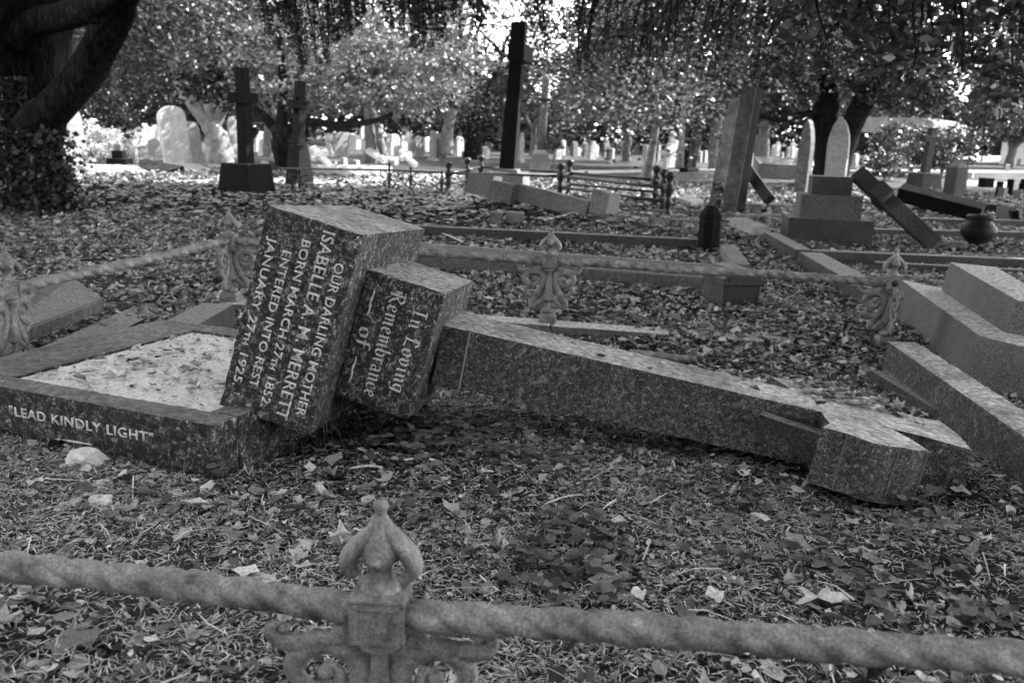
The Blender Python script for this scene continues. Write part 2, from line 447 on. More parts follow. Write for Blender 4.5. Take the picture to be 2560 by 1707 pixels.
# ------------------------------------------------------------------ fallen memorial cross
O0 = Vector((0, 0, CAMH))
A1, N1, S1 = Vector((.9569, -.1530, -.2468)), Vector((-.1398, -.9877, .0704)), Vector((.2545, .0329, .9665))
A2, N2, S2 = Vector((.9795, -.1207, -.1615)), Vector((-.1191, -.9927, .0194)), Vector((.1626, -.0002, .9867))
T1 = O0+Vector((-.7372, 2.9391, -.5371)); T3 = O0+Vector((-.21973, 2.88745, -.68146))
fallen = thing('fallen_cross', (.25, 2.7, gz(.25, 2.7)), 'big weathered granite ring cross lying toppled with two inscribed base blocks', 'memorial cross')
L1, L2 = .2904, .5387
b1 = obj('inscribed_base_block', gridbox(T1, A1, N1, S1, 0, L1, -.3734, .3734, -.3088, .3088, .0115, .0018, .006, 1), granite, fallen)
b2 = obj('inscribed_upper_block', gridbox(T1, A1, N1, S1, L1+.002, L2, .0004-.2315, .0004+.2315, -.0053-.2043, -.0053+.2043, .0115, .0014, .0055, 2), granite, fallen)
# shaft with flared foot (profile scaled along its length)
def shaft_fn(p, u, v, w):
    x = p.x
    n0, s0 = .1438, .0994
    if x < .092: kn, ks = n0, s0
    elif x < .122:
        t = (x-.092)/.03; kn, ks = n0+(.1290-n0)*t, s0+(.0965-s0)*t
    else:
        t = (x-.122)/1.26; kn, ks = .1290+(.1144-.1290)*t, .0965+(.0873-.0965)*t
    return Vector((x, (v*2-1)*kn, (w*2-1)*ks))
sh = obj('shaft', gridbox(T3, A2, N2, S2, 0.0, 1.20, -.1, .1, -.1, .1, .012, .0012, .0035, 3, shaft_fn), shaftst, fallen)
S5 = .0873
near = [(1.196, .112), (1.200, .235), (1.160, .296), (1.232, .306), (1.262, .330), (1.295, .347), (1.335, .343), (1.374, .323), (1.420, .318), (1.464, .290), (1.445, .200), (1.400, .122)]
tip = [(1.50, .125), (1.632, .166), (1.650, .0), (1.645, -.145), (1.50, -.112)]
far = [(1.400, -.108), (1.435, -.19), (1.455, -.275), (1.41, -.300), (1.374, -.305), (1.335, -.325), (1.295, -.329), (1.262, -.312), (1.225, -.288), (1.095, -.262), (1.155, -.100)]
head_pts = near + tip + far
bm = bmesh.new(); prism(bm, head_pts, T3+Vector((0, 0, 0)), A2, N2, S2, -S5+.002, S5-.001, .004)
hd = obj('cross_head', bm, shaftst, fallen)
bm = bmesh.new(); box(bm, T3, A2, N2, S2, .088, .0935, .1425, .1455, -.095, .096, .001); obj('shaft_highlight', bm, limest, sh)  # pale strip added as a painted light line on the flare's edge
# pale strips added as painted highlights along the near arm's facet edges
for (x, n) in ((1.232, .306), (1.374, .323), (1.464, .290)):
    bm = bmesh.new(); box(bm, T3, A2, N2, S2, x-.003, x+.003, n-.003, n+.004, -S5+.004, S5-.006, .0012)
    obj('arm_highlight', bm, pale_gr, hd)
def ring_seg(p0, p1, w, bulge, zt):
    pts = []; a = Vector(p0+(0,)); b = Vector(p1+(0,)); t = (b-a).normalized(); nn = Vector((t.y, -t.x, 0))
    for k in range(7): q = a.lerp(b, k/6)-nn*bulge*math.sin(PI*k/6); pts.append((q.x, q.y))
    for k in range(6, -1, -1): q = a.lerp(b, k/6)-nn*bulge*math.sin(PI*k/6)+nn*w; pts.append((q.x, q.y))
    bm = bmesh.new(); prism(bm, pts, T3, A2, N2, S2, -.030, zt, .003); return bm
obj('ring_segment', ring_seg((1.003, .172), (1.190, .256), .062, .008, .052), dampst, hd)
obj('ring_segment', ring_seg((1.188, -.232), (1.005, -.150), .062, .006, .055), shaftst, hd)

# ---- lettering
def text_mesh(name, body, o, right, up, nrm, length, height, mat, parent, depth=.0022, off=0.0, spacing=1.0):
    cu = bpy.data.curves.new('t', 'FONT'); cu.body = body; cu.size = 1; cu.extrude = 0.0; cu.space_character = spacing
    cu.resolution_u = 3; cu.offset = off; cu.small_caps_scale = .62
    for i_, ch_ in enumerate(body):
        if ch_.islower(): cu.body_format[i_].use_small_caps = True
    to = bpy.data.objects.new('t', cu); C.objects.link(to)
    dg = bpy.context.evaluated_depsgraph_get(); dg.update()
    me = bpy.data.meshes.new_from_object(to.evaluated_get(dg))
    bpy.data.objects.remove(to); bpy.data.curves.remove(cu)
    co = np.array([v.co[:] for v in me.vertices]); x0, x1 = co[:, 0].min(), co[:, 0].max(); y0, y1 = co[:, 1].min(), co[:, 1].max()
    bm = bmesh.new(); bm.from_mesh(me); bpy.data.meshes.remove(me)
    for v in bm.verts:
        x, y = (v.co.x-x0)/(x1-x0)*length, (v.co.y)/.70*height
        v.co = Vector(o)+right*x+up*y+nrm*depth
    r = bmesh.ops.extrude_face_region(bm, geom=list(bm.faces))
    for v in [e for e in r['geom'] if isinstance(e, bmesh.types.BMVert)]: v.co -= nrm*(depth+.004)
    return obj(name, bm, mat, parent)
# five lines on the lower block: they read downwards, tops of the letters towards the upper block
for body, af, t0, t1, h in (('OUR DARLING MOTHER', .81, .16, .92, .031), ('ISABELLE A. M. MERRETT', .615, .035, .965, .040),
                            ('BORN MARCH 27th 1852.', .43, .105, .935, .029), ('ENTERED INTO REST', .265, .18, .86, .028),
                            ('JANUARY 27th 1925.', .09, .14, .88, .028)):
    o = T1+N1*(.3734)+A1*(L1*af)+S1*(.3088-t0*.6176)
    ln = text_mesh('lettering', body, o, -S1, A1, N1, (t1-t0)*.6176, h*.90, letterm, b1, .0036, .010, 1.04)
# blackletter strokes written with a slanted broad nib
GL = {
 'I': (.62, [[(.1, 1.5), (.5, 1.5)], [(.3, 1.5), (.3, .1)], [(.08, .05), (.5, .12)]]),
 'L': (.75, [[(.12, 1.45), (.45, 1.55)], [(.28, 1.5), (.22, .1)], [(.1, .05), (.4, .12), (.7, .0)], [(.45, 1.5), (.6, 1.2)]]),
 'R': (.95, [[(.05, 1.45), (.3, 1.55), (.3, .0)], [(.3, 1.45), (.62, 1.5), (.78, 1.2), (.6, .85), (.3, .8)], [(.5, .8), (.62, .35), (.9, .0)], [(.08, 1.1), (.08, .5)]]),
 'n': (.62, [[(.08, .95), (.16, .85), (.16, .1), (.24, .02)], [(.2, .8), (.38, .98), (.48, .85), (.48, .1), (.58, .0)]]),
 'm': (.92, [[(.08, .95), (.16, .85), (.16, .1), (.22, .02)], [(.2, .8), (.36, .98), (.46, .85), (.46, .1)], [(.5, .8), (.66, .98), (.76, .85), (.76, .1), (.86, .0)]]),
 'o': (.58, [[(.3, .98), (.12, .8), (.12, .2), (.3, .02)], [(.3, .98), (.48, .8), (.48, .2), (.3, .02)]]),
 'v': (.6, [[(.08, .95), (.16, .85), (.16, .2), (.32, .0)], [(.3, 1.0), (.48, .82), (.48, .3), (.32, .0)]]),
 'i': (.34, [[(.08, .92), (.18, .85), (.18, .1), (.28, .0)], [(.14, 1.3), (.22, 1.22)]]),
 'g': (.6, [[(.3, .98), (.12, .8), (.12, .3), (.3, .1)], [(.3, .98), (.5, .95), (.48, .2), (.42, -.25), (.2, -.4), (.06, -.3)]]),
 'e': (.52, [[(.28, .98), (.12, .8), (.12, .2), (.3, .0), (.46, .12)], [(.28, .98), (.44, .8), (.36, .55), (.14, .5)]]),
 'c': (.48, [[(.3, .98), (.12, .8), (.12, .2), (.3, .0), (.44, .12)], [(.3, .98), (.42, .85)]]),
 'b': (.6, [[(.14, 1.55), (.14, .2), (.32, .0)], [(.16, .8), (.34, .98), (.5, .8), (.5, .2), (.32, .0)]]),
 'r': (.42, [[(.06, .95), (.16, .85), (.16, .1), (.24, .0)], [(.2, .8), (.34, .98), (.42, .85)]]),
 'a': (.58, [[(.12, .9), (.32, .98), (.44, .85), (.44, .1), (.54, .0)], [(.44, .55), (.16, .45), (.12, .2), (.26, .0), (.44, .2)]]),
 'f': (.42, [[(.42, 1.5), (.26, 1.55), (.18, 1.3), (.18, .0)], [(.04, .9), (.36, .9)]]), ' ': (.4, [])}
def gothic(body, o, right, up, nrm, length, xh, parent):
    W = sum(GL[c][0]+.06 for c in body); sc = length/W; bm = bmesh.new(); x = 0
    nib = (.062, .05)
    for ch in body:
        w, strokes = GL[ch]
        for st in strokes:
            for (ax, ay), (bx, by) in zip(st[:-1], st[1:]):
                q = [(ax-nib[0], ay-nib[1]), (ax+nib[0], ay+nib[1]), (bx+nib[0], by+nib[1]), (bx-nib[0], by-nib[1])]
                lo = [bm.verts.new(o+right*((x+u)*sc)+up*(v*xh)+nrm*-.004) for u, v in q]
                hi = [bm.verts.new(o+right*((x+u)*sc)+up*(v*xh)+nrm*.0030) for u, v in q]
                bm.faces.new(hi)
                for k in range(4): bm.faces.new((lo[k], lo[(k+1) % 4], hi[(k+1) % 4], hi[k]))
        x += w+.06
    return obj('lettering', bm, letterm, parent)
F2 = T1+N1*(.0004+.2315)+S1*(-.0053+.2043); LB = L2-L1; HB = .4086
gothic('In Loving', F2+A1*(L1+LB*.68)+S1*(-HB*.17), -S1, A1, N1, HB*.66, .030, b2)
gothic('Remembrance', F2+A1*(L1+LB*.36)+S1*(-HB*.09), -S1, A1, N1, HB*.84, .031, b2)
gothic('of', F2+A1*(L1+LB*.10)+S1*(-HB*.42), -S1, A1, N1, HB*.17, .030, b2)
for t0, t1 in ((.13, .34), (.66, .87)):                                # the two dashes beside 'of'
    bm = bmesh.new()
    P = [F2+A1*(L1+LB*.15+.0015*math.sin(k*1.3))+S1*(-HB*(t0+(t1-t0)*k/8))+N1*.001 for k in range(9)]
    tube(bm, P, [.001, .003, .0022, .0045, .0022, .0045, .0022, .003, .001], 6)
    obj('lettering', bm, letterm, b2)

# ------------------------------------------------------------------ plinth with marble panel
PT = .221
fe = Vector((-.93, .367, 0)).normalized()                              # along the front edge, leftwards
fb = Vector((.367, .93, 0)).normalized()                               # backwards
pA = Vector((-.818, 2.369, 0))
plinth = thing('grave_plinth', (-1.5, 3.1, .0), 'low speckled granite plinth with white chipping panel under the toppled cross', 'grave plinth')
inner = [(.115, .085), (.88, .085), (.90, .93), (.13, .93)]
pW, pD = 1.15, 1.04
def pl(u, v, z): return pA+fe*u+fb*v+Z_*z
bm = gridbox(pA, fe, fb, Z_, 0, pW, 0, .10, -.06, PT, .0125, .0022, .007, 5)
obj('front_kerb', bm, sooty, plinth)
obj('side_kerb', gridbox(pA, fe, fb, Z_, 0, .10, .102, pD, -.06, PT-.001, .014, .0016, .006, 6), sooty, plinth)
obj('side_kerb', gridbox(pA, fe, fb, Z_, pW-.26, pW, .102, pD, -.06, PT-.002, .014, .0016, .006, 7), sooty, plinth)
obj('back_kerb', gridbox(pA, fe, fb, Z_, .102, pW-.262, pD-.11, pD, -.06, PT-.001, .014, .0016, .006, 8), sooty, plinth)
pn = gridbox(pA, fe, fb, Z_, .101, pW-.261, .101, pD-.111, .0, PT-.012, .018, .003, .002, 9)
obj('chipping_panel', pn, chips, plinth)
def on_front(X, Y):                                                    # bearing -> u,z on the plinth's front face
    d = ray(X/K, Y/K); nrm = -fb; t = (pA-Vector((0, 0, CAMH))*1).dot(nrm)
    t = (pA-Vector((0, 0, 0))).to_3d().dot(nrm)/Vector((d.x, d.y, 0)).dot(nrm)
    q = d*t+Vector((0, 0, CAMH)); return (q-pA).dot(fe), q.z
u0, z0 = on_front(27, 1045); u1, z1 = on_front(384, 1098)
text_mesh('lettering', '"LEAD KINDLY LIGHT"', pl(u0, -.0005, (z0+z1)/2), -fe, Z_, -fb, u0-u1, .030, letterm, plinth, .0030, .004, 1.1)
bm = bmesh.new(); ua, za = on_front(138, 1096); ub, zb = on_front(232, 1111)
tube(bm, [pl(ua+(ub-ua)*k/8, -.001, za+(zb-za)*k/8) for k in range(9)], [.001, .003, .002, .004, .003, .004, .002, .003, .001], 6)
obj('scratch_mark', bm, letterm, plinth)

# ------------------------------------------------------------------ cast iron grave railing
def rail_bar(name, a, b, R, lead, lobes, parent, sag=0.0, n=22):
    a, b = Vector(a), Vector(b); L = (b-a).length; t = (b-a).normalized()
    s = Z_.cross(t).normalized(); u = t.cross(s); m = max(20, int(L/.006)); bm = bmesh.new(); prev = None
    for i in range(m+1):
        f = i/m; x = f*L; c = a.lerp(b, f)-Z_*(sag*math.sin(PI*f)+.003*math.sin(x*7+R*900)); ring = []
        rr = R*(1+.05*math.sin(x*23)+.03*math.sin(x*61))
        for k in range(n):
            th = 2*PI*k/n; ph = lobes*(th/2) - PI*x/lead*lobes
            sh_ = abs(math.cos(ph/1.0)); r2 = rr*(.70+.34*sh_**.5)
            ring.append(bm.verts.new(c+s*math.cos(th)*r2+u*math.sin(th)*r2))
        if prev:
            for k in range(n): bm.faces.new((prev[k], prev[(k+1) % n], ring[(k+1) % n], ring[k]))
        else: bm.faces.new(ring[::-1])
        prev = ring
    bm.faces.new(prev)
    return obj(name, bm, railm, parent, smooth=True)

def post(parent, p, dirs, face, hole=False):
    """p: centre of the collar box; dirs: unit vectors in which scrolls spread; face: unit vector the box faces"""
    p = Vector(p); base = p-Z_*.342; sd = Vector((-face.y, face.x, 0))
    bm = bmesh.new()
    lathe(bm, [(.030, .085), (.038, .068), (.036, .055), (.02, .05)], base, 24, flute=.07, nfl=10)
    lathe(bm, [(.03, .052), (.016, .10), (.013, .112), (.020, .122), (.034, .126), (.034, .135), (.024, .19), (.0165, .25), (.015, .285), (.02, .288)], base, 24, flute=.05, nfl=8)
    lathe(bm, [(.016, .284), (.032, .290), (.034, .297), (.022, .302), (.018, .308), (.030, .315)], base, 24)
    po = obj('post', bm, iron, parent, smooth=True)
    bm = bmesh.new(); box(bm, base, sd, -face, Z_, -.046, .046, -.046, .046, .0, .034, .003)
    box(bm, base, sd, -face, Z_, -.046, .046, -.046, .046, .034, .052, .002, .82)
    obj('foot', bm, iron, po)
    # collar box with sunk panels on its faces
    bm = bmesh.new(); h = .034; w = .037
    box(bm, p, sd, -face, Z_, -w, w, -w, w, -h, h, .0025)
    for (nn, tt) in ((face, sd), (-face, sd), (sd, face), (-sd, face)):
        if hole and nn == face:
            prof = [(math.cos(a)*.016, math.sin(a)*.016) for a in np.linspace(0, 2*PI, 16, endpoint=False)]
            continue
        o = p+nn*w
        for x0, x1, z0, z1 in ((-w+.002, w-.002, h-.010, h-.002), (-w+.002, w-.002, -h+.002, -h+.010), (-w+.002, -w+.011, -h+.010, h-.010), (w-.011, w-.002, -h+.010, h-.010)):
            box(bm, o, tt, nn, Z_, x0, x1, -.001, .004, z0, z1, .0012)
        box(bm, o, tt, nn, Z_, -.017, .017, -.001, .0025, -.013, .013, .001)
    box(bm, p, sd, -face, Z_, -w-.003, w+.003, -w-.003, w+.003, h-.001, h+.006, .0015)
    obj('collar_box', bm, iron, po)
    if hole:
        bm = bmesh.new(); tube(bm, [p+face*(w-.01), p+face*(w+.0015)], .017, 20); obj('rail_socket', bm, blackiron, po, smooth=True)
    # finial
    bm = bmesh.new(); c = p+Z_*.036
    lathe(bm, [(.030, .0), (.027, .010), (.018, .018), (.015, .030), (.017, .042), (.026, .052), (.031, .064), (.028, .080), (.020, .097), (.0135, .113), (.0075, .123), (.0085, .127), (.0115, .134), (.009, .142), (.002, .146)], c, 28, flute=.05, nfl=4)
    for nn in (sd, -sd, face, -face):
        tt = Vector((-nn.y, nn.x, 0)); dg_ = nn; dt = tt
        if nn in (sd, -sd):
            P = spline([c+Z_*.108+dg_*.005, c+Z_*.092+dg_*.015, c+Z_*.075+dg_*.030, c+Z_*.058+dg_*.044, c+Z_*.040+dg_*.050, c+Z_*.028+dg_*.042, c+Z_*.034+dg_*.033], 4)
            tube(bm, P, [.006+.0085*math.sin(PI*min(1, (k+3)/(len(P)+2))) for k in range(len(P))], 12, 1.5, dt)
        for off in (nn,):
            q = c+Z_*.062+off*.032
            if nn in (sd, -sd): continue
            tube(bm, [q-off*.004, q+off*.004], .0135, 14); lathe(bm, [(.009, 0), (.008, .004), (.005, .007), (.001, .0085)], q+off*.003, 12, tt, Z_, off)
    obj('finial', bm, iron, po, smooth=True)
    sc = .00038
    def PX(pts, d): return [base+d*((x-640)*sc*1.10)+Z_*((1415-y)*sc) for x, y in pts]
    main = [(790, 1150), (760, 1185), (700, 1165), (690, 1120), (740, 1110), (800, 1170), (850, 1175), (855, 1120), (800, 1030), (745, 930), (712, 830), (718, 745), (775, 685), (850, 665), (930, 705), (958, 780), (925, 850), (855, 872), (800, 845), (788, 795), (815, 760), (845, 775), (840, 800)]
    top = [(690, 760), (700, 690), (750, 640), (770, 600), (800, 640), (870, 655), (950, 668), (1015, 655), (1040, 615), (1015, 590), (990, 605)]
    low = [(748, 950), (800, 1000), (860, 1025), (915, 1000), (938, 945), (915, 890), (870, 880), (850, 915), (875, 935)]
    web = [(660, 1130), (668, 1000), (660, 900), (668, 800), (680, 700), (700, 660)]
    for d in dirs:
        bm = bmesh.new(); tt = Vector((-d.y, d.x, 0))
        for path, r0, r1 in ((main, .009, .0195), (top, .007, .019), (low, .006, .014), (web, .004, .008)):
            P = spline(PX(path, d), 5); m = len(P)
            R = [r0+(r1-r0)*math.sin(PI*min(1, k/m*1.15))**.7 if k/m*1.15 < 1 else r0*.9 for k in range(m)]
            tube(bm, P, R, 8, .62, tt)
        for (x, y, r) in ((842, 790, .012), (992, 605, .008), (872, 925, .008), (965, 770, .007), (700, 1140, .009)):
            q = PX([(x, y)], d)[0]; lathe(bm, [(r*.3, -.010), (r, -.005), (r, .005), (r*.3, .010)], q, 10, d, Z_, tt)
        tube(bm, spline(PX([(930, 705), (975, 740), (985, 790), (960, 815)], d), 4), [.003, .007, .006]+[.004]*10, 8, .6, tt)
        obj('scroll', bm, iron, po, smooth=True)
    return po

rl = {'RL': Vector((-1.611, 5.038, .405)), 'RM': Vector((.193, 4.900, .373)), 'RR': Vector((2.019, 4.746, .343)),
      'LM': Vector((-2.077, 3.620, .346)), 'FM': Vector((-.182, 1.216, .330))}
# depths above come from levelling the rails; kerb tops under the posts follow
railing = thing('grave_railing', (.2, 5.2, 0), 'grey cast iron grave railing of twisted bars and scrolled posts around the toppled cross', 'railing')
ex = Vector((.9968, -.0799, 0)); ey = Vector((.0799, .9968, 0))
fc = -ey
post(railing, rl['RL'], [ex, -ey], fc)
post(railing, rl['RM'], [ex, -ex], fc)
post(railing, rl['RR'], [-ex, -ey], fc, True)
lmdir = Vector((.03, 1, 0)).normalized()
post(railing, rl['LM'], [lmdir, -lmdir], Vector((.80, -.6, 0)).normalized())
fdir = Vector((.999, -.04, 0)).normalized()
post(railing, rl['FM'], [fdir, -fdir], Vector((-.06, -1, 0)).normalized())
def bar(a, b, lead=.20, R=.0240, off=.036, **k):
    a, b = Vector(a), Vector(b); t = (b-a).normalized(); rail_bar('rail', a+t*off, b-t*off, R, lead, 3, railing, **k)
bar(rl['RL'], rl['RM']); bar(rl['RM'], rl['RR']); bar(rl['LM'], rl['RL'])
fl = atY(-60, 1291, 1.33); fr = atY(2420, 1512, 1.10)
bar(fl, rl['FM']+Vector((0, 0, .004)), lead=.20); bar(rl['FM']+Vector((0, 0, -.002)), fr, lead=.20)
fll = fl + Vector((0, 0, 0))
bar(rl['LM'], Vector((-2.2, 1.4, .34)))

# fallen length of twisted bar lying in the leaves behind the shaft
fb0, fb1 = at(1445, 812, .06), at(1600, 826, .05)
fr_ = thing('fallen_rail', (.7, 3.9, .05), 'short length of twisted iron bar lying in leaves behind the cross shaft', 'iron bar')
rail_bar('bar', fb0, fb1, .020, .17, 3, fr_); fr_['wl'] = tuple(fr_.location)

# ------------------------------------------------------------------ kerbs and grave stones
def kerb(label, a, b, width, h, mat=kerbst, side=1, z0=-.08, cham=0.0, group='grave kerbs of weathered stone', name='grave_kerb', ztop=None, cell=None, lift=(0, 0)):
    """a,b: near bottom edge (world points); stone runs back by width"""
    a, b = Vector(a), Vector(b); t = (b-a); L = t.length; t.normalize(); n = Z_.cross(t)*side; n.z = 0; n.normalize()
    org = (a+b)/2; u = n.cross(t) if n.cross(t).z > 0 else t.cross(n)
    if cell:
        bm = gridbox(a, t, n, u, 0, L, 0, width, z0, h, cell, .0018, .006, random.random()*9)
    else:
        bm = bmesh.new(); pts = [(0, z0), (width, z0), (width, h), (cham*1.3, h), (0, h-cham)] if cham else [(0, z0), (width, z0), (width, h), (0, h)]
        prism(bm, pts, a, n, u, t, 0, L, .006)
    o = obj(name, bm, mat, origin=org)
    return tag(o, label, 'grave kerb', group)
def hz(X, Ytop, y): return atY(X, Ytop, y).z                           # height of a bearing at a depth

def kpx(label, b0, b1, top0, width, mat=kerbst, cham=0, **k):
    a, b = gnd(*b0), gnd(*b1); h = atY(b0[0], top0, a.y).z - a.z
    h = max(.05, h); b.z = a.z*.5+b.z*.5; a.z = b.z
    return kerb(label, a, b, width, h, mat, cham=cham, **k)
# enclosure kerbs (posts stand on them)
def under(k): return rl[k]-Z_*.342
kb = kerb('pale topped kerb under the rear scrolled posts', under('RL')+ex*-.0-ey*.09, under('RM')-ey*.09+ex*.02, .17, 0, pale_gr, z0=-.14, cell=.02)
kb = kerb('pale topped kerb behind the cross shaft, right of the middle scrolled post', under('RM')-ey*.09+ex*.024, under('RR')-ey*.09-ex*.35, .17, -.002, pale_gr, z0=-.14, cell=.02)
kb = kerb('sloping kerb stone joining the plinth behind its left corner', at(451, 819, .16)*1+Vector((0, 0, 0)), at(548, 776, .12), .15, 0, kerbst, z0=-.2, cell=.02) if False else None
a_, b_ = Vector((-1.39, 3.62, .175)), Vector((-1.46, 4.62, .13))
kerb('sloping kerb stone running back from the left corner of the plinth', a_, b_, .17, 0, kerbst, z0=-.2, cell=.018)
kerb('mossy kerb under the left scrolled post', Vector((-2.0, 2.3, .0)), Vector((-2.0, 5.2, .0)), .2, 0, kerbst, z0=-.2, cell=.03)

# leaning ledger slab at the left
P_ = [at(40*1.0, 760, .10), at(250, 690, .13), at(185, 640, .22), at(15, 655, .26)]
P_ = [at(-60, 800, .08), at(238, 687, .10), at(168, 636, .22), at(-90, 700, .24)]
bm = bmesh.new(); lo = [bm.verts.new(p-Z_*.07) for p in P_]; hi = [bm.verts.new(p) for p in P_]
bm.faces.new(hi); bm.faces.new(lo[::-1])
for k in range(4): bm.faces.new((lo[k], lo[(k+1) % 4], hi[(k+1) % 4], hi[k]))
bmesh.ops.bevel(bm, geom=list(bm.edges), offset=.006, segments=2, affect='EDGES')
tag(obj('ledger_slab', bm, greyst, origin=P_[1]), 'smooth flat ledger slab lying tilted behind the left railing post', 'grave slab')

# right: displaced long kerb stone, lower strip, two-step granite base
def dd(x, y): return (2100+x/2.85)/K, (600+y/2.85)/K                   # survey detail of the right side
a, b = at(*dd(330, 715), .20), at(*dd(1311, 1400), .19)
t = (b-a).normalized(); n = Vector((-t.y, t.x, 0)).normalized()
if n.x < 0: n = -n
bm = gridbox(a, t, n, n.cross(t) if n.cross(t).z > 0 else t.cross(n), 0, (b-a).length+.25, 0, .135, -.19, 0, .014, .0018, .006, 21)
tag(obj('grave_kerb', bm, shaftst, origin=(a+b)/2), 'long dark granite kerb stone lying askew at the right edge beyond the cross head', 'grave kerb', 'grave kerbs of weathered stone')
a, b = at(*dd(215, 925), .075), at(*dd(820, 1285), .075)
t = (b-a).normalized(); n = Vector((-t.y, t.x, 0)).normalized()
if n.x < 0: n = -n
bm = gridbox(a, t, n, Z_, 0, (b-a).length, -.0, .11, -.12, 0, .014, .0018, .006, 22)
tag(obj('grave_kerb', bm, kerbst, origin=(a+b)/2), 'sunken kerb strip half buried in leaves behind the head of the cross', 'grave kerb', 'grave kerbs of weathered stone')

step = thing('stepped_grave_base', (2.55, 4.1, 0), 'two heavy pale granite blocks stacked as a tilted step at the right edge', 'stepped base')
# lower block top edge: (435,280) -> (1000,685) corner -> (1311,760)
zl = .23
c0, c1, c2 = at(*dd(435, 280), zl), at(*dd(1000, 680), zl*.93), at(*dd(1480, 800), zl*.93)
c3 = c0+(c2-c1)*1.25
def quadblock(top, depth, name, mat, parent, cell=.022, seed=1, lean=.03):
    c0, c1, c2, c3 = top
    def fn(p, u, v, w):
        q = c0*(1-u)*(1-v)+c1*u*(1-v)+c2*u*v+c3*(1-u)*v
        return Vector((q.x-lean*(1-w), q.y, q.z-depth*(1-w)))
    L = (c1-c0).length; W = (c2-c1).length
    bm = gridbox((0, 0, 0), X_, Y_, Z_, 0, L, 0, W, 0, depth, cell, .002, .006, seed, fn)
    return obj(name, bm, mat, parent)
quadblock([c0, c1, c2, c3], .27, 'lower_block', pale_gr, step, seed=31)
zu = .40
e0, e1, e2 = at(*dd(785, 155), zu), at(*dd(1262, 425), zu*.94), at(*dd(1600, 470), zu*.94)
e3 = e0+(e2-e1)*1.3
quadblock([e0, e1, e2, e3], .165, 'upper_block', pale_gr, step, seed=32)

# kerbs behind the railing
c2_ = lambda x, y: ((1050+x/2.94)/K, (400+y/2.94)/K)
kpx('long kerb with a sloping lettered face just behind the rear rail', c2_(-260, 800), c2_(2225, 1005), c2_(0, 608)[1], .16, greyst, cham=.085)
kpx('thin topped kerb lying below the fallen cross in the middle distance', c2_(-330, 560), c2_(2030, 662), c2_(0, 478)[1], .12, kerbst)
kpx('narrow kerb behind the dark bollard, running left to the fallen cross', (1330, 508), (1615, 514), 500, .12, midst)
kpx('second narrow kerb beyond the fallen cross, near the iron railing end', (1400, 490), (1640, 494), 481, .12, midst)
a, b = at(1655, 570, .08), at(1680, 622, .08)
kerb('short kerb running from the dark bollard towards the rear rail', at(1652, 590, 0), at(1678, 640, 0), .14, .12, midst, side=1)
# hipped kerb corner block
pc = gnd(1697, 708); bm = bmesh.new(); w = .125
hb = atY(1697, 672, pc.y).z
rx = Vector((.98, .2, 0)).normalized(); ry = Vector((-.2, .98, 0)).normalized()
box(bm, pc, rx, ry, Z_, -w, w, -.02, .30, -.05, .16, .006)
prism(bm, [(-w-.01, .15), (w+.01, .15), (w+.01, .19), (w*.4, .255), (-w*.6, .255), (-w-.01, .19)], pc-ry*.03, rx, Z_, ry, 0, .33, .004)
tag(obj('corner_block', bm, kerbst, origin=pc), 'squat hipped stone block at the end of the long kerb behind the rail', 'corner block')
# dark bollard
pb = gnd(1630, 578); bm = bmesh.new(); m_ = pxm(pb); w = 26*m_; hB = 103*m_
lathe(bm, [(w, -.05), (w, hB*.64), (w*.93, hB*.66), (w*1.0, hB*.68), (w*1.0, hB*.80), (w*.52, hB*.97), (w*.46, hB)], pb+ey*w, 8)
tag(obj('kerb_bollard', bm, darkst, origin=pb), 'dark eight sided kerb bollard with pointed cap at the corner of the rear kerb', 'kerb post')
# right hand kerb enclosure
kpx('L-shaped enclosure kerb, the long front stone before the three tier base', (1826, 603), (2400, 622), 577, .14, kerbst)
kerb('side kerb left of the three tier base, running away', at(1824, 603, 0), at(1752, 558, 0), .15, .12, kerbst, side=-1)
kpx('low kerb in front of the three tier base enclosure, partly hidden by leaves', (2010, 626), (2400, 640), 606, .1, kerbst)
kerb('dark kerb stone pointing at the right rear scrolled post', at(1950, 690, 0), at(1832, 612, 0), .2, .13, kerbst, side=-1)
kpx('plain kerb end seen just left of the right rear scrolled post', (1948, 690), (1990, 694), 655, .12, greyst)
kpx('pale kerb crossing behind the two leaning tall slabs', (1690, 500), (1835, 503), 492, .14, midst)
kpx('dim kerb far right behind the dark urn', (2080, 512), (2352, 520), 500, .2, kerbst)
kpx('dim kerb right of the three tier base', (2010, 540), (2352, 550), 525, .15, kerbst)
kpx('kerb left of the three tier base, furthest of the stack', (1700, 476), (1850, 480), 468, .2, midst)

# three tier base with leaning fallen cross
bt = thing('tiered_monument_base', gnd(1905, 562), 'dark three tier monument base with faint lettering and a small cross leaning on it', 'monument base')
p0 = gnd(1905, 562); m_ = pxm(p0); yr = Vector((math.cos(-.18), math.sin(-.18), 0)); yb = Vector((-yr.y, yr.x, 0))
def tier(name, w, d, z0, z1, cy, mat):
    bm = bmesh.new(); box(bm, p0+yb*cy, yr, yb, Z_, -w/2, w/2, -d/2, d/2, z0, z1, .01); return obj(name, bm, mat, bt)
H1, H2, H3 = 56*m_, 108*m_, 150*m_
tier('bottom_tier', 186*m_, .75, -.05, H1, .42, kerbst); tm = tier('middle_tier', 134*m_, .55, H1+.001, H2, .42, greyst); tier('top_tier', 88*m_, .36, H2+.001, H3, .42, kerbst)
fo = p0+yb*(.42-.275)
for kx, (body, z, L_, h_) in enumerate((('IN MEMORY OF', H2-.09, .38, .035), ('REST IN PEACE', H1+.04, .34, .03))):
    pass

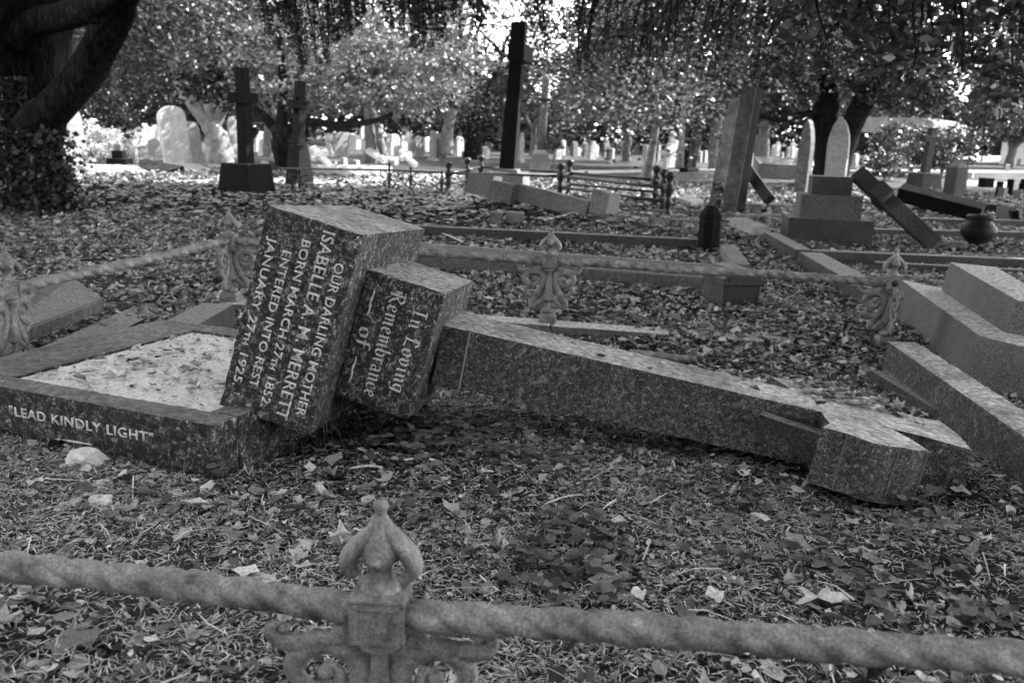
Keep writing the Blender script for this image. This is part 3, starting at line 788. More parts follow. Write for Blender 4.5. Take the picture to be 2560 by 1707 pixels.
def beam_cross(label, A, B, w, th, armfrac, armlen, upv, mat, name='fallen_cross', foot=0.0, group=None, armw=None):
    A, B = Vector(A), Vector(B); t = (B-A); L = t.length; t.normalize(); s = t.cross(upv).normalized(); u = s.cross(t).normalized()
    r = thing(name, (A+B)/2, label, 'cross', group)
    bm = bmesh.new(); box(bm, A, t, s, u, 0, L, -w/2, w/2, -th/2, th/2, .008); sh_ = obj('shaft', bm, mat, r)
    aw = armw or w
    bm = bmesh.new(); box(bm, A, t, s, u, L*armfrac-aw/2, L*armfrac+aw/2, -armlen/2, armlen/2, -th/2-.004, th/2+.004, .008); obj('crossbar', bm, mat, r)
    return r
A = atY(1968, 398, 10.15); B = atY(2150, 566, 9.55)
beam_cross('small dark stone cross leaning head up against the three tier base', A, B, .17, .17, .33, .46, Vector((.6, 0, .75)), kerbst)

# urn
pu = gnd(2242, 568); m_ = pxm(pu); bm = bmesh.new()
H = 72*m_; Wd = 39*m_
lathe(bm, [(Wd*.42, 0), (Wd*.45, H*.05), (Wd*.40, H*.10), (Wd*.75, H*.26), (Wd*.98, H*.47), (Wd*.96, H*.62), (Wd*.72, H*.76), (Wd*.62, H*.83), (Wd*.72, H*.90), (Wd*.76, H*.97), (Wd*.70, H), (Wd*.55, H*.97), (Wd*.5, H*.8)], pu, 28)
tag(obj('urn', bm, metalurn, origin=pu, smooth=True), 'round dark pot bellied urn with a flared rim on a grave at the right', 'urn')

# ------------------------------------------------------------------ mid distance: fallen cross, tall cross, iron fence
cC = lambda x, y: ((1050+x/5.227)/K, (240+y/5.227)/K)
def face_block(parent, name, quad, y0, y1, thick, mat, bev=.008):
    """a dressed block given by the four bearings of its front face (tl,tr,br,bl); y0/y1 depth at its left/right edge"""
    ptl, ptr, pbr, pbl = atY(*quad[0], y0), atY(*quad[1], y1), atY(*quad[2], y1), atY(*quad[3], y0)
    nrm = (ptr-ptl).cross(pbl-ptl).normalized()
    if nrm.y < 0: nrm = -nrm
    bm = bmesh.new(); fr = [bm.verts.new(p) for p in (pbl, pbr, ptr, ptl)]; bk = [bm.verts.new(p+nrm*thick) for p in (pbl, pbr, ptr, ptl)]
    bm.faces.new(fr); bm.faces.new(bk[::-1])
    for k in range(4): bm.faces.new((fr[k], bk[k], bk[(k+1) % 4], fr[(k+1) % 4]))
    if bev: bmesh.ops.bevel(bm, geom=list(bm.edges), offset=bev, segments=2, affect='EDGES')
    return obj(name, bm, mat, parent)
mc = thing('fallen_cross', gnd(1260, 505), 'grey granite cross fallen sideways across the graves in the middle distance', 'cross')
y_a, y_b = 12.3, 11.3
face_block(mc, 'head', [(1075, 397), (1133, 404), (1122, 456), (1067, 441)], 12.35, 12.1, .22, midst)
face_block(mc, 'arm_block', [(1132, 413), (1179, 424), (1172, 468), (1119, 458)], 12.0, 11.85, .34, midst)
face_block(mc, 'shaft', [(1179, 420), (1355, 463), (1343, 501), (1171, 459)], 11.95, 11.4, .24, midst)
face_block(mc, 'foot_block', [(1362, 432), (1400, 446), (1387, 508), (1347, 508)], 11.35, 11.2, .30, midst)
# broken block under it
bb = thing('broken_block', gnd(1165, 513), 'pair of broken grey stone pieces in ivy under the middle fallen cross', 'broken stone')
face_block(bb, 'piece', [(1128, 488), (1156, 490), (1150, 514), (1120, 514)], 10.3, 10.3, .2, midst)
face_block(bb, 'piece', [(1164, 487), (1205, 491), (1196, 514), (1158, 514)], 10.4, 10.4, .2, midst)

tc_ = thing('standing_cross', gnd(1160, 437), 'very tall dark leaning stone cross on a pale topped pedestal at the centre', 'cross')
yy = 16.0
face_block(tc_, 'pedestal', [(1110, 396), (1201, 405), (1199, 452), (1108, 447)], yy, yy-.15, .62, midst)
face_block(tc_, 'plinth_step', [(1131, 385), (1188, 391), (1188, 400), (1131, 394)], yy+.06, yy, .42, midst)
face_block(tc_, 'shaft', [(1170, 138), (1199, 138), (1180, 389), (1146, 387)], yy+.14, yy+.1, .30, darkst)
face_block(tc_, 'crossbar', [(1167, 98), (1204, 98), (1203, 139), (1166, 138)], yy-.15, yy-.2, .95, darkst)
face_block(tc_, 'head', [(1174, 50), (1207, 51), (1204, 98), (1171, 98)], yy+.13, yy+.1, .30, darkst)

def iron_fence():
    fn = thing('iron_fence', gnd(1300, 455), 'black iron grave fence with ball topped posts behind the middle fallen cross', 'fence')
    defs = [(1532, 500, 394), (1520, 487, 388), (1503, 473, 379), (1285, 458, 374), (1305, 452, 366), (1029, 446, 371), (1072, 440, 362), (1103, 432, 356)]
    pts = []
    for i, (X, Yb, Yt) in enumerate(defs):
        p = gnd(X, Yb); H = atY(X, Yt, p.y).z-p.z; bm = bmesh.new(); r = .022
        k = H/.75*1.9; r = .042
        lathe(bm, [(.055*k, -.02), (.05*k, H*.05), (r, H*.16), (r, H*.26), (.045*k, H*.33), (r, H*.40), (r, H*.50), (.05*k, H*.62), (.045*k, H*.68), (r*.9, H*.76), (r, H*.82), (.045*k, H*.90), (.047*k, H*.95), (.03*k, H*.99), (.005, H)], p, 14)
        obj('post', bm, blackiron, fn, smooth=True); pts.append((p, H))
    def rails(i, j, fr=(.34, .64)):
        for f in fr:
            bm = bmesh.new(); tube(bm, [pts[i][0]+Z_*pts[i][1]*f, pts[j][0]+Z_*pts[j][1]*f], .024, 8); obj('rail', bm, blackiron, fn, smooth=True)
    rails(0, 3); rails(0, 1); rails(1, 2); rails(2, 4); rails(5, 6); rails(6, 7); rails(3, 4)
    rails(3, 5, (.64,)); rails(4, 7, (.64,))
    return fn
iron_fence()
fe2 = thing('iron_fence', gnd(830, 436), 'thin dark grave rail on scrolled iron posts right of the dark pedestal cross', 'fence')
rt = []
for X, Yb, Yt in ((688, 446, 384), (894, 444, 372), (943, 440, 381), (1014, 446, 392)):
    p = gnd(X, Yb); H = atY(X, Yt, p.y).z-p.z; bm = bmesh.new()
    lathe(bm, [(.03, 0), (.02, H*.2), (.035, H*.4), (.018, H*.6), (.02, H*.85), (.035, H*.9), (.01, H)], p, 10)
    po = obj('post', bm, blackiron, fe2, smooth=True); rt.append(p)
    for sx in (-1, 1):
        bm = bmesh.new(); P = spline([p+X_*sx*.02+Z_*.12*H, p+X_*sx*.10+Z_*.3*H, p+X_*sx*.04+Z_*.45*H, p+X_*sx*.03+Z_*.62*H, p+X_*sx*.13+Z_*.72*H, p+X_*sx*.15+Z_*.55*H, p+X_*sx*.09+Z_*.52*H], 4)
        tube(bm, P, .012, 6); obj('scroll', bm, blackiron, po, smooth=True)
bm = bmesh.new(); tube(bm, [atY(640, 387, 16.3), atY(894, 391, 16.2), atY(1016, 397, 16)], .018, 8); obj('rail', bm, blackiron, fe2, smooth=True)
kpx('pale chipped kerb under the thin scrolled rail', (740, 440), (1010, 447), 434, .2, limest)

# ------------------------------------------------------------------ headstones and monuments
def profile(kind, w, h):
    if kind == 'gothic':
        P = [(-w/2, 0), (w/2, 0), (w/2*1.0, h*.66)]
        P += [(w/2*math.cos(a)**.8, h*.66+h*.34*math.sin(a)) for a in np.linspace(.15, 1.4, 6)]
        P += [(0, h)]+[(-x, y) for x, y in P[::-1][:7]]
        return P
    if kind == 'round':
        r = w/2; P = [(-r, 0), (r, 0)]+[(r*math.cos(a), h-r*.8+r*.8*math.sin(a)) for a in np.linspace(0, PI, 11)]; return P
    if kind == 'lancet':
        P = [(-w*.5, 0), (w*.5, 0), (w*.52, h*.6), (w*.47, h*.74), (w*.34, h*.87), (w*.17, h*.96), (0, h)]
        return P+[(-w*.17, h*.96), (-w*.34, h*.87), (-w*.47, h*.74), (-w*.52, h*.6)]
    if kind == 'shoulder':
        r = w*.32; return [(-w/2, 0), (w/2, 0), (w/2, h*.72), (w*.42, h*.78), (r, h*.78)]+[(r*math.cos(a), h*.80+h*.20*math.sin(a)) for a in np.linspace(0, PI, 8)]+[(-r, h*.78), (-w*.42, h*.78), (-w/2, h*.72)]
    return [(-w/2, 0), (w/2, 0), (w/2, h), (-w/2, h)]
def headstone(label, X0, X1, Yt, Yb, kind='round', mat=marble, yaw=.35, th=.11, lean=0.0, leanf=0.0, group=None, name='headstone', base=True, ymax=60, topx=None):
    Xc = (X0+X1)/2; p = gnd(Xc, Yb, ymax); m_ = pxm(p); wa = (X1-X0)*m_; h = atY(Xc, Yt, p.y).z-p.z
    w = max(.08, (wa-abs(math.sin(yaw))*th)/abs(math.cos(yaw)))
    if topx is not None: lean = math.atan2((topx-Xc)*m_, h)
    fx = Vector((math.cos(yaw), math.sin(yaw), 0)); fy = Vector((-fx.y, fx.x, 0))
    up = (Z_*math.cos(lean)+fx*math.sin(lean)+fy*math.sin(leanf)).normalized(); fx2 = (fx-up*fx.dot(up)).normalized(); fy2 = up.cross(fx2)
    if h < .3 or not base:
        bm = bmesh.new(); prism(bm, profile(kind, w, h), p-Z_*.04, fx2, up, fy2, -th/2, th/2, min(.012, th*.12))
        return tag(obj(name, bm, mat, origin=p), label, 'headstone', group)
    r = thing(name, p, label, 'headstone', group)
    bm = bmesh.new(); bh = min(.14, h*.1); box(bm, p, fx, fy, Z_, -w*.58, w*.58, -th*1.2, th*1.2, -.04, bh, .01); obj('base', bm, mat, r)
    bm = bmesh.new(); prism(bm, profile(kind, w, h-bh), p+Z_*bh*.9, fx2, up, fy2, -th/2, th/2, min(.012, th*.12)); obj('tablet', bm, mat, r)
    return r

headstone('large pointed white headstone half hidden behind the ivy covered trunk', 148, 197, 237, 391, 'gothic', limest, .85, .14, topx=160)
headstone('tallest white round topped headstone, leaning left of its white neighbour', 384, 436, 242, 389, 'round', marble, .85, .16, topx=392, leanf=-.03)
headstone('white round topped headstone leaning close against the right of a taller one', 424, 464, 279, 386, 'round', limest, .85, .14, topx=434)
headstone('tall narrow grey headstone seen just left of the dark pedestal cross', 527, 550, 266, 366, 'round', limest, .85, .12)
headstone('grey pointed headstone between the two dark crosses', 636, 666, 286, 372, 'gothic', limest, .85, .14, topx=647)
headstone('small rounded grey headstone right of the dark stepped base', 344, 367, 318, 368, 'round', limest, .85, .1)
headstone('low grey headstone just right of a white scrolled pedestal', 319, 340, 334, 366, 'round', limest, .85, .1)
headstone('white scroll topped pedestal stone right of the dark stepped base', 296, 322, 333, 391, 'shoulder', marble, .85, .3)
headstone('leaning white pointed headstone in the sun, left of the white figure', 833, 856, 287, 345, 'gothic', marble, .85, .12, topx=837)
headstone('slender upright white stone just right of the white figure', 887, 898, 307, 358, 'round', marble, .85, .12)
headstone('thin pale headstone leaning left, halfway between figure and dark trunk', 955, 975, 312, 362, 'round', limest, .9, .12, topx=957)
headstone('tall thin pale headstone seen edge on, left of the pale tree stump', 987, 1002, 300, 370, 'round', limest, 1.15, .16)
headstone('small pale square stone post left of the tilted one', 921, 930, 311, 340, 'square', limest, .85, .1)
headstone('bright white square notice shaped stone left of the tall dark cross', 1065, 1094, 326, 350, 'square', marble, .85, .12)
headstone('pale stepped block beneath the bright square stone', 1060, 1098, 346, 366, 'square', limest, .1, .3, base=False)
headstone('narrow pale headstone peeping out right of the tall dark cross', 1190, 1203, 303, 374, 'shoulder', limest, .5, .12)
headstone('small white headstone left of the leaning sapling', 1472, 1487, 331, 408, 'round', limest, .85, .14)
headstone('small pale headstone edge on beyond the iron fence end', 1508, 1516, 332, 368, 'square', limest, .9, .1)
headstone('dark leaning headstone before a black hollow in the trees', 1565, 1600, 285, 395, 'gothic', darkst, .9, .14, topx=1602)
s1 = headstone('tall grey slab leaning beside its taller twin, left one', 1628, 1657, 213, 470, 'lancet', shadest, .55, .18, topx=1676, base=False)
s2 = headstone('tallest grey slab, right of its leaning twin and before a black one', 1655, 1690, 190, 492, 'square', shadest, -.25, .12, topx=1694, base=False)
headstone('tall black upright slab pressed against the right of the tallest grey slab', 1683, 1708, 196, 486, 'square', blackst, .25, .16, topx=1713, base=False)
headstone('thin grey stone standing behind the two tall slabs', 1728, 1742, 310, 396, 'square', midst, .9, .2)
headstone('narrow pointed grey stone left of the three tier base', 1822, 1857, 270, 447, 'lancet', shadest, -.7, .22, base=False, topx=1842)
headstone('pale streaked pointed stone rising behind the three tier base', 1892, 1940, 266, 425, 'lancet', limest, -.5, .24, base=False)
headstone('tiny white round headstone behind the narrow pointed stone', 1812, 1826, 338, 375, 'round', marble, .85, .1)
headstone('white headstone in the sunny group left of the pale pointed stone', 1858, 1870, 346, 380, 'round', marble, .85, .1)
headstone('small black headstone between two pointed stones', 1865, 1886, 382, 415, 'square', darkst, .1, .12)
headstone('rounded white headstone, tallest of the sunlit three right of the dark forked trunk', 2011, 2031, 337, 386, 'round', marble, .85, .12, ymax=34)
headstone('white shouldered headstone, middle of the sunlit three right of the forked trunk', 1978, 1997, 358, 384, 'shoulder', marble, .85, .12, ymax=34)
headstone('pale headstone, leftmost of the sunlit three right of the forked trunk', 1954, 1974, 352, 382, 'round', limest, .85, .12, ymax=34)
headstone('tiny dark rounded stone left of the long fallen beam, near the urn', 2262, 2284, 463, 490, 'round', darkst, .1, .12)
headstone('low broken grey stone by the right edge beyond the urn', 2290, 2330, 470, 512, 'square', midst, .4, .3, base=False, lean=.25)
headstone('dark block propped at the right edge beyond the urn', 2318, 2345, 476, 515, 'square', darkst, -.3, .3, base=False, lean=-.2)
headstone('black box shaped flower holder on a pale grave at the far right', 2251, 2276, 405, 430, 'square', darkst, .1, .3, base=False)
headstone('dark rounded stump like stone right behind the inscribed base block', 859, 909, 457, 488, 'round', kerbst, .3, .2, base=False)
headstone('pale upright stone far back by the small white cross', 1532, 1546, 300, 362, 'square', limest, .8, .14)

# figure-topped and urn-topped stones
def figure_stone(label, X, Yt, Yb, mat=marble, s=1.0):
    p = gnd(X, Yb); H = atY(X, Yt, p.y).z-p.z; r = thing('statue_monument', p, label, 'statue')
    bm = bmesh.new(); box(bm, p, X_, Y_, Z_, -.24*s, .24*s, -.2, .2, -.03, H*.22, .01); box(bm, p, X_, Y_, Z_, -.17*s, .17*s, -.15, .15, H*.22, H*.42, .01); obj('pedestal', bm, mat, r)
    bm = bmesh.new()
    lathe(bm, [(.14*s, H*.42), (.15*s, H*.5), (.11*s, H*.62), (.13*s, H*.72), (.14*s, H*.80), (.05*s, H*.86), (.045*s, H*.87), (.075*s, H*.91), (.075*s, H*.95), (.05*s, H*.99), (.01, H)], p, 14); obj('figure', bm, mat, r, smooth=True)
    bm = bmesh.new()
    for sx in (-1, 1): tube(bm, spline([p+X_*sx*.12*s+Z_*H*.79, p+X_*sx*.17*s+Z_*H*.70-Y_*.06, p+X_*sx*.05*s+Z_*H*.68-Y_*.14], 4), .035*s, 8)
    obj('arms', bm, mat, r, smooth=True); return r
figure_stone('white robed figure on a pedestal, in the sun left of centre', 875, 286, 371)
figure_stone('slim white figure monument behind the fallen white cross', 755, 306, 360, marble, .7)
figure_stone('little white figure monument beyond the dark fallen slab', 1940-192, 352, 378, marble, .5)

def std_cross(label, X, Yt, Yb, Xw, arm=(.62, 2.4), base=None, mat=darkst, yaw=.0, th=.8, topx=None, ped_h=.3, ymax=60, ring=False, ped_w=2.6, taper=.8):
    """base: pedestal top Y; Xw: shaft width in survey units"""
    p = gnd(X, Yb, ymax); m_ = pxm(p); H = atY(X, Yt, p.y).z-p.z; w = Xw*m_
    r = thing('standing_cross', p, label, 'cross'); fx = Vector((math.cos(yaw), math.sin(yaw), 0)); fy = Vector((-fx.y, fx.x, 0))
    ph = H*ped_h; lean = math.atan2(((topx if topx else X)-X)*m_, H)
    up = (Z_*math.cos(lean)+fx*math.sin(lean)).normalized(); fx2 = (fx-up*fx.dot(up)).normalized()
    bm = bmesh.new(); box(bm, p, fx, fy, Z_, -w*ped_w/2, w*ped_w/2, -w*ped_w/2, w*ped_w/2, -.05, ph, .015, taper); obj('pedestal', bm, mat, r)
    q = p+Z_*ph; L = H-ph
    bm = bmesh.new(); box(bm, q, fx2, fy, up, -w/2, w/2, -w*th/2, w*th/2, -.02, L, .008, .82); obj('shaft', bm, mat, r)
    a0, al = arm; bm = bmesh.new(); box(bm, q, fx2, fy, up, -w*al/2, w*al/2, -w*th/2-.004, w*th/2+.004, L*a0, L*a0+w*.85, .008); obj('crossbar', bm, mat, r)
    if ring:
        bm = bmesh.new(); c = q+up*(L*a0+w*.42); R = w*al*.36
        tube(bm, [c+fx2*R*math.cos(a)+up*R*math.sin(a) for a in np.linspace(0, 2*PI, 25)], w*.16, 8); obj('ring', bm, mat, r)
    return r
std_cross('dark stone cross on a sloping pedestal left of centre, black in the shade', 568, 156, 460, 27, (.63, 2.5), yaw=1.12, th=.95, ped_h=.285, ped_w=3.5, taper=.82, topx=562)
std_cross('dark ringed cross on a bottle shaped base, second from the left', 688, 186, 428, 22, (.56, 2.3), yaw=1.0, th=.9, ped_h=.40, ped_w=2.2, taper=.60, topx=699, ring=True)
std_cross('dark slim cross on a grey block in front of the white building', 2120, 293, 433, 17, (.68, 2.6), yaw=.3, th=.9, ped_h=.26, ped_w=3.3, taper=.85, topx=2126, mat=kerbst, ymax=24)
std_cross('small white cross headstone among the far graves, right of centre', 1543, 336, 380, 7, (.55, 3.2), yaw=.1, mat=limest, ped_h=.15)
std_cross('small weathered cross in the far graves by the thin birch', 1580, 330, 372, 5, (.55, 3.2), yaw=.1, mat=limest, ped_h=.15)
std_cross('small dark fallen-looking cross marker far right of the path', 1395, 340, 368, 5, (.6, 3), yaw=.1, mat=kerbst, ped_h=.2)

for (label, A_, B_, y0_, y1_, w_) in (('bright white cross lying tilted beside the ringed dark cross', (719, 340), (762, 385), 19.6, 19.2, .12),
                                     ('pale cross lying tilted in the sun, right of the white figure', (919, 348), (956, 380), 22, 21.6, .10)):
    beam_cross(label, atY(*A_, y0_), atY(*B_, y1_), w_, .10, .36, w_*3.2, Vector((.4, -1, .6)), marble)
def slab(label, A, B, w, th, mat, upv=Vector((0, -.3, 1)), name='fallen_slab', cat='fallen stone'):
    A, B = Vector(A), Vector(B); t = (B-A); L = t.length; t.normalize(); s = t.cross(upv).normalized(); u = s.cross(t)
    bm = bmesh.new(); box(bm, A, t, s, u, 0, L, -w/2, w/2, -th/2, th/2, .01)
    return tag(obj(name, bm, mat, origin=(A+B)/2), label, cat)
slab('white slab propped tilted below the white robed figure', atY(845, 345, 20.5), atY(886, 371, 20.2), .14, .10, marble)
slab('black slab fallen against the tall shaded slab, sloping down right', atY(1716, 388, 14.6), atY(1768, 460, 14.0), .14, .17, blackst, Vector((.6, -.2, .7)))
slab('long dark broken beam of stone lying across the graves at the right', atY(2066, 441, 13.2), atY(2256, 489, 12.6), .30, .20, darkst)
slab('pale toppled cap stone lying by the bollard', atY(1694, 509, 10.7), atY(1748, 530, 10.0), .2, .1, limest)
slab('white flat disc like stone in the grass beyond the bollard', atY(1568, 455, 13.6), atY(1602, 467, 13.3), .24, .06, marble)
slab('dark stone piece lying flat left of the twin white headstones', atY(318, 382, 20.5), atY(402, 396, 19.8), .5, .16, darkst)
slab('pale flat ledger in the sun behind the thin scrolled rail', gnd(700, 400), gnd(905, 404), .9, .22, limest)
slab('grey flat tomb top beyond the thin scrolled rail, right part', gnd(888, 378), gnd(912, 379), .4, .45, marble)
slab('long low pale wall like tomb behind the two tall slabs', atY(1735, 384, 21), atY(1832, 388, 21), .5, .34, midst)
slab('low dark tomb chest far left of the three tier base', gnd(1735, 408), gnd(1825, 412), .6, .3, darkst)
slab('short wedge of dark stone lying under the long dark beam', gnd(2110, 484), gnd(2178, 492), .3, .18, darkst)
slab('pale grave ledger in full sun far right', gnd(2215, 392), gnd(2330, 396), 1.2, .16, marble)
slab('long pale grave ledger in the sun behind the dark block', gnd(2010, 402), gnd(2090, 405), .8, .14, marble)
slab('flat sunlit slab at the right below the flower holder', gnd(2205, 424), gnd(2320, 430), .6, .12, limest)
slab('long sunlit ledger beyond the left path, below the white headstones', gnd(200, 396), gnd(480, 394), .8, .14, limest)

# stepped dark base left
st = thing('stepped_cross_base', gnd(276, 392), 'dark three step base with its cross missing, far left among white stones', 'monument base')
p = gnd(276, 392); m_ = pxm(p)
for k, (w, z0, z1, mt) in enumerate(((60, 0, 9, darkst), (42, 9, 27, darkst), (24, 27, 44, darkst), (15, 44, 58, midst))):
    bm = bmesh.new(); box(bm, p, X_, Y_, Z_, -w*m_/2, w*m_/2, -w*m_/2, w*m_/2, z0*m_+.001, z1*m_, .01); obj('step', bm, mt, st)
# white column
ob = thing('column_monument', gnd(1239, 398), 'slender pale column with a dark wreath on a tapering pedestal, centre', 'monument')
p = gnd(1239, 398); m_ = pxm(p)
bm = bmesh.new(); box(bm, p, X_, Y_, Z_, -25*m_, 25*m_, -25*m_, 25*m_, -.05, 42*m_, .02, .74); obj('pedestal', bm, midst, ob)
bm = bmesh.new(); box(bm, p, X_, Y_, Z_, -18*m_, 18*m_, -18*m_, 18*m_, 42*m_, 46*m_, .01); box(bm, p, X_, Y_, Z_, -15*m_, 15*m_, -15*m_, 15*m_, 46*m_, 51*m_, .01, .8); obj('collar', bm, limest, ob)
bm = bmesh.new(); sx = Vector((.03, 0, 1)).normalized(); lathe(bm, [(10*m_, 51*m_), (9*m_, 120*m_), (8*m_, 200*m_), (9.5*m_, 203*m_), (5*m_, 210*m_), (1*m_, 213*m_)], p, 20, az=sx); obj('shaft', bm, shadest, ob, smooth=True)
bm = bmesh.new(); q = p+sx*160*m_; tube(bm, [q+Vector((10.5*m_*math.cos(a), 10.5*m_*math.sin(a), 0)) for a in np.linspace(0, 2*PI, 17)], 5*m_, 8, lob=.15); obj('wreath', bm, blackiron, ob, smooth=True)
# pedestal tomb with ridge
pd = thing('pedestal_tomb', gnd(2190, 452), 'upright dark grey pedestal with sloping cap, right of the slim cross', 'monument')
p = gnd(2190, 452); m_ = pxm(p)
yx = Vector((math.cos(.5), math.sin(.5), 0)); yy_ = Vector((-yx.y, yx.x, 0))
bm = bmesh.new(); box(bm, p, yx, yy_, Z_, -20*m_, 20*m_, -15*m_, 15*m_, -.05, 64*m_, .015, .96); obj('block', bm, kerbst, pd)
bm = bmesh.new(); box(bm, p, yx, yy_, Z_, -22*m_, 22*m_, -17*m_, 17*m_, 64*m_, 68*m_, .005); prism(bm, [(-14*m_, 68*m_), (14*m_, 68*m_), (0, 80*m_)], p-yy_*.1, yx, Z_, yy_, 0, .2, .004); obj('cap', bm, midst, pd)
# flower vase by the tall slabs
fv = thing('flower_vase', gnd(1650, 482), 'dark bunch of withered flowers standing before the two tall slabs', 'flowers')
p = gnd(1650, 482); bm = bmesh.new(); lathe(bm, [(.05, 0), (.07, .06), (.05, .12), (.075, .16)], p, 12); obj('vase', bm, blackiron, fv, smooth=True)
N = 260; q = np.array(p)+np.array([0, 0, .30])+RNG.normal(0, 1, (N, 3))*[.06, .06, .09]
V, F = leaf_cards(q, RNG.uniform(.03, .07, N), RNG.uniform(0, 1.5, N), None); npmesh('leaves', V, F, RNG.random(N), hollym, fv)
N = 24; q = np.array(p)+np.array([0, -.05, .36])+RNG.normal(0, 1, (N, 3))*[.06, .04, .07]
V, F = leaf_cards(q, RNG.uniform(.03, .05, N), RNG.uniform(0, 1.5, N), None, .9); npmesh('blooms', V, F, RNG.random(N), flowerm, fv)

# white building far right
bl = thing('chapel_building', (23, 47, gz(23, 47)), 'small white rendered building with dark openings seen through leaves at the right', 'building')
yB = 46
def wall_px(name, X0, X1, Yt, Yb, y, mat, th=.3, parent=bl):
    a = atY(X0, Yb, y); b = atY(X1, Yt, y); bm = bmesh.new(); box(bm, (0, 0, 0), X_, Y_, Z_, a.x, b.x, y, y+th, a.z-.4, b.z, .0); return obj(name, bm, mat, parent)
wall_px('wall', 2048, 2122, 297, 366, yB, plaster); wall_px('wall', 2124, 2170, 297, 330, yB+.1, plaster); wall_px('pillar', 2196, 2226, 297, 366, yB, plaster)
wall_px('cornice', 2040, 2236, 289, 297, yB-.3, slate, 1.2); wall_px('wall', 2122, 2197, 330, 366, yB+2.5, slate)
wall_px('roof_slab', 2044, 2232, 283, 289, yB, slate, 5)
bl2 = thing('white_outbuilding', (30, 46, gz(30, 46)), 'white wall of a second low building cut by the right edge', 'building')
wall_px('wall', 2300, 2440, 296, 368, yB+1, plaster, 3, bl2); wall_px('roof_slab', 2296, 2440, 290, 296, yB+.7, slate, 4, bl2)

bl.rotation_euler.z = .9; bl2.rotation_euler.z = .9; bl.scale.x = 1.45; bl.location.x = 21.5; bl2.scale.x = 1.3
# distant small headstones, too blurred to tell apart within each patch
def scatter(label, group, X0, X1, Y0, Y1, n, hmin, hmax, mats, seed):
    r = random.Random(seed)
    for k in range(n):
        X = X0+(X1-X0)*(k+r.uniform(.1, .9))/n; Y = r.uniform(Y0, Y1); p = gnd(X, Y, 75); h = r.uniform(hmin, hmax); w = h*r.uniform(.4, .7)
        kind = r.choice(['round', 'gothic', 'square', 'shoulder']); yaw = r.uniform(.65, 1.2); fx = Vector((math.cos(yaw), math.sin(yaw), 0)); fy = Vector((-fx.y, fx.x, 0))
        l = r.uniform(-.1, .1); up = (Z_+fx*l).normalized(); fx = (fx-up*fx.dot(up)).normalized()
        bm = bmesh.new(); prism(bm, profile(kind, w, h), p-Z_*.04, fx, up, fy, -.07, .07, .01)
        tag(obj('headstone', bm, r.choice(mats), origin=p), label, 'headstone', group)
W3 = [marble, marble, limest]
scatter('tiny bright headstone in the distant sunny row behind the dark stepped base', 'far headstones at the left', 305, 385, 318, 340, 18, .5, 1.05, W3, 1)
scatter('tiny pale headstone near the plants between left trunk and stepped base', 'far headstones by the left bush', 205, 265, 352, 372, 6, .4, .7, W3, 2)
scatter('tiny pale headstone far off between the two dark crosses', 'far headstones between the crosses', 592, 640, 332, 362, 9, .5, .9, W3, 3)
scatter('small blurred headstone far off between ringed cross and white figure', 'far headstones left of centre', 770, 860, 332, 362, 16, .5, 1.1, W3+[midst], 4)
scatter('small blurred headstone far off left of the tall dark cross', 'far headstones by the centre tree', 900, 1140, 332, 366, 30, .5, 1.15, W3+[midst, greyst], 5)
scatter('small blurred headstone far off right of the pale column', 'far headstones right of the column', 1275, 1470, 338, 372, 24, .5, 1.1, [limest, midst, marble, greyst], 6)
scatter('small blurred headstone far off left of the two tall slabs', 'far headstones left of the slabs', 1490, 1620, 348, 390, 18, .5, 1.15, [limest, midst, marble, greyst], 7)
scatter('small blurred headstone far off between the tall slabs and forked tree', 'far headstones behind the bench tomb', 1725, 1890, 352, 384, 15, .5, 1.0, W3, 8)
scatter('small sunlit headstone far off below the white building', 'far headstones by the building', 2040, 2100, 366, 392, 10, .4, .9, W3, 9)
scatter('small dark stone lump in the shady corner at the far right', 'dark stones in the right corner', 2285, 2352, 440, 470, 5, .25, .5, [darkst, midst], 10)
scatter('low sunlit stone among graves behind the thin scrolled rail', 'low stones behind the rail', 560, 840, 376, 398, 10, .15, .35, W3, 12)
scatter('low sunlit stone among the graves right of the dark pedestal', 'low stones at the right', 1965, 2340, 388, 418, 14, .15, .4, W3+[midst], 13)

# ------------------------------------------------------------------ trees
def crown_pts(c, R, nclump, nleaf, spread=.16, hollow=.45):
    u = RNG.normal(size=(nclump, 3)); u /= np.linalg.norm(u, axis=1, keepdims=True)
    rad = RNG.uniform(hollow, 1, nclump)**.6
    cc = np.array(c)+u*rad[:, None]*np.array(R)
    k = RNG.integers(0, nclump, nleaf)
    sz = RNG.uniform(.6, 1.3, nclump)[k][:, None]
    P = cc[k]+RNG.normal(size=(nleaf, 3))*np.array(R)*spread*sz*[1, 1, .75]
    tone = np.clip(RNG.uniform(0, .7, nclump)[k]**1.3+RNG.uniform(0, .75, nleaf)**2, 0, 1)
    return P, tone
def limb(bm, a, b, r0, r1, wob=.12, n=7, seed=0):
    r = random.Random(seed); a, b = Vector(a), Vector(b); L = (b-a).length
    P = [a.lerp(b, k/(n-1))+Vector((r.uniform(-1, 1), r.uniform(-1, 1), r.uniform(-.5, .5)))*wob*L*.25*(0 if k in (0, n-1) else 1) for k in range(n)]
    P = spline(P, 3); tube(bm, P, [r0+(r1-r0)*k/(len(P)-1) for k in range(len(P))], 9, lob=.08, lobn=3); return P
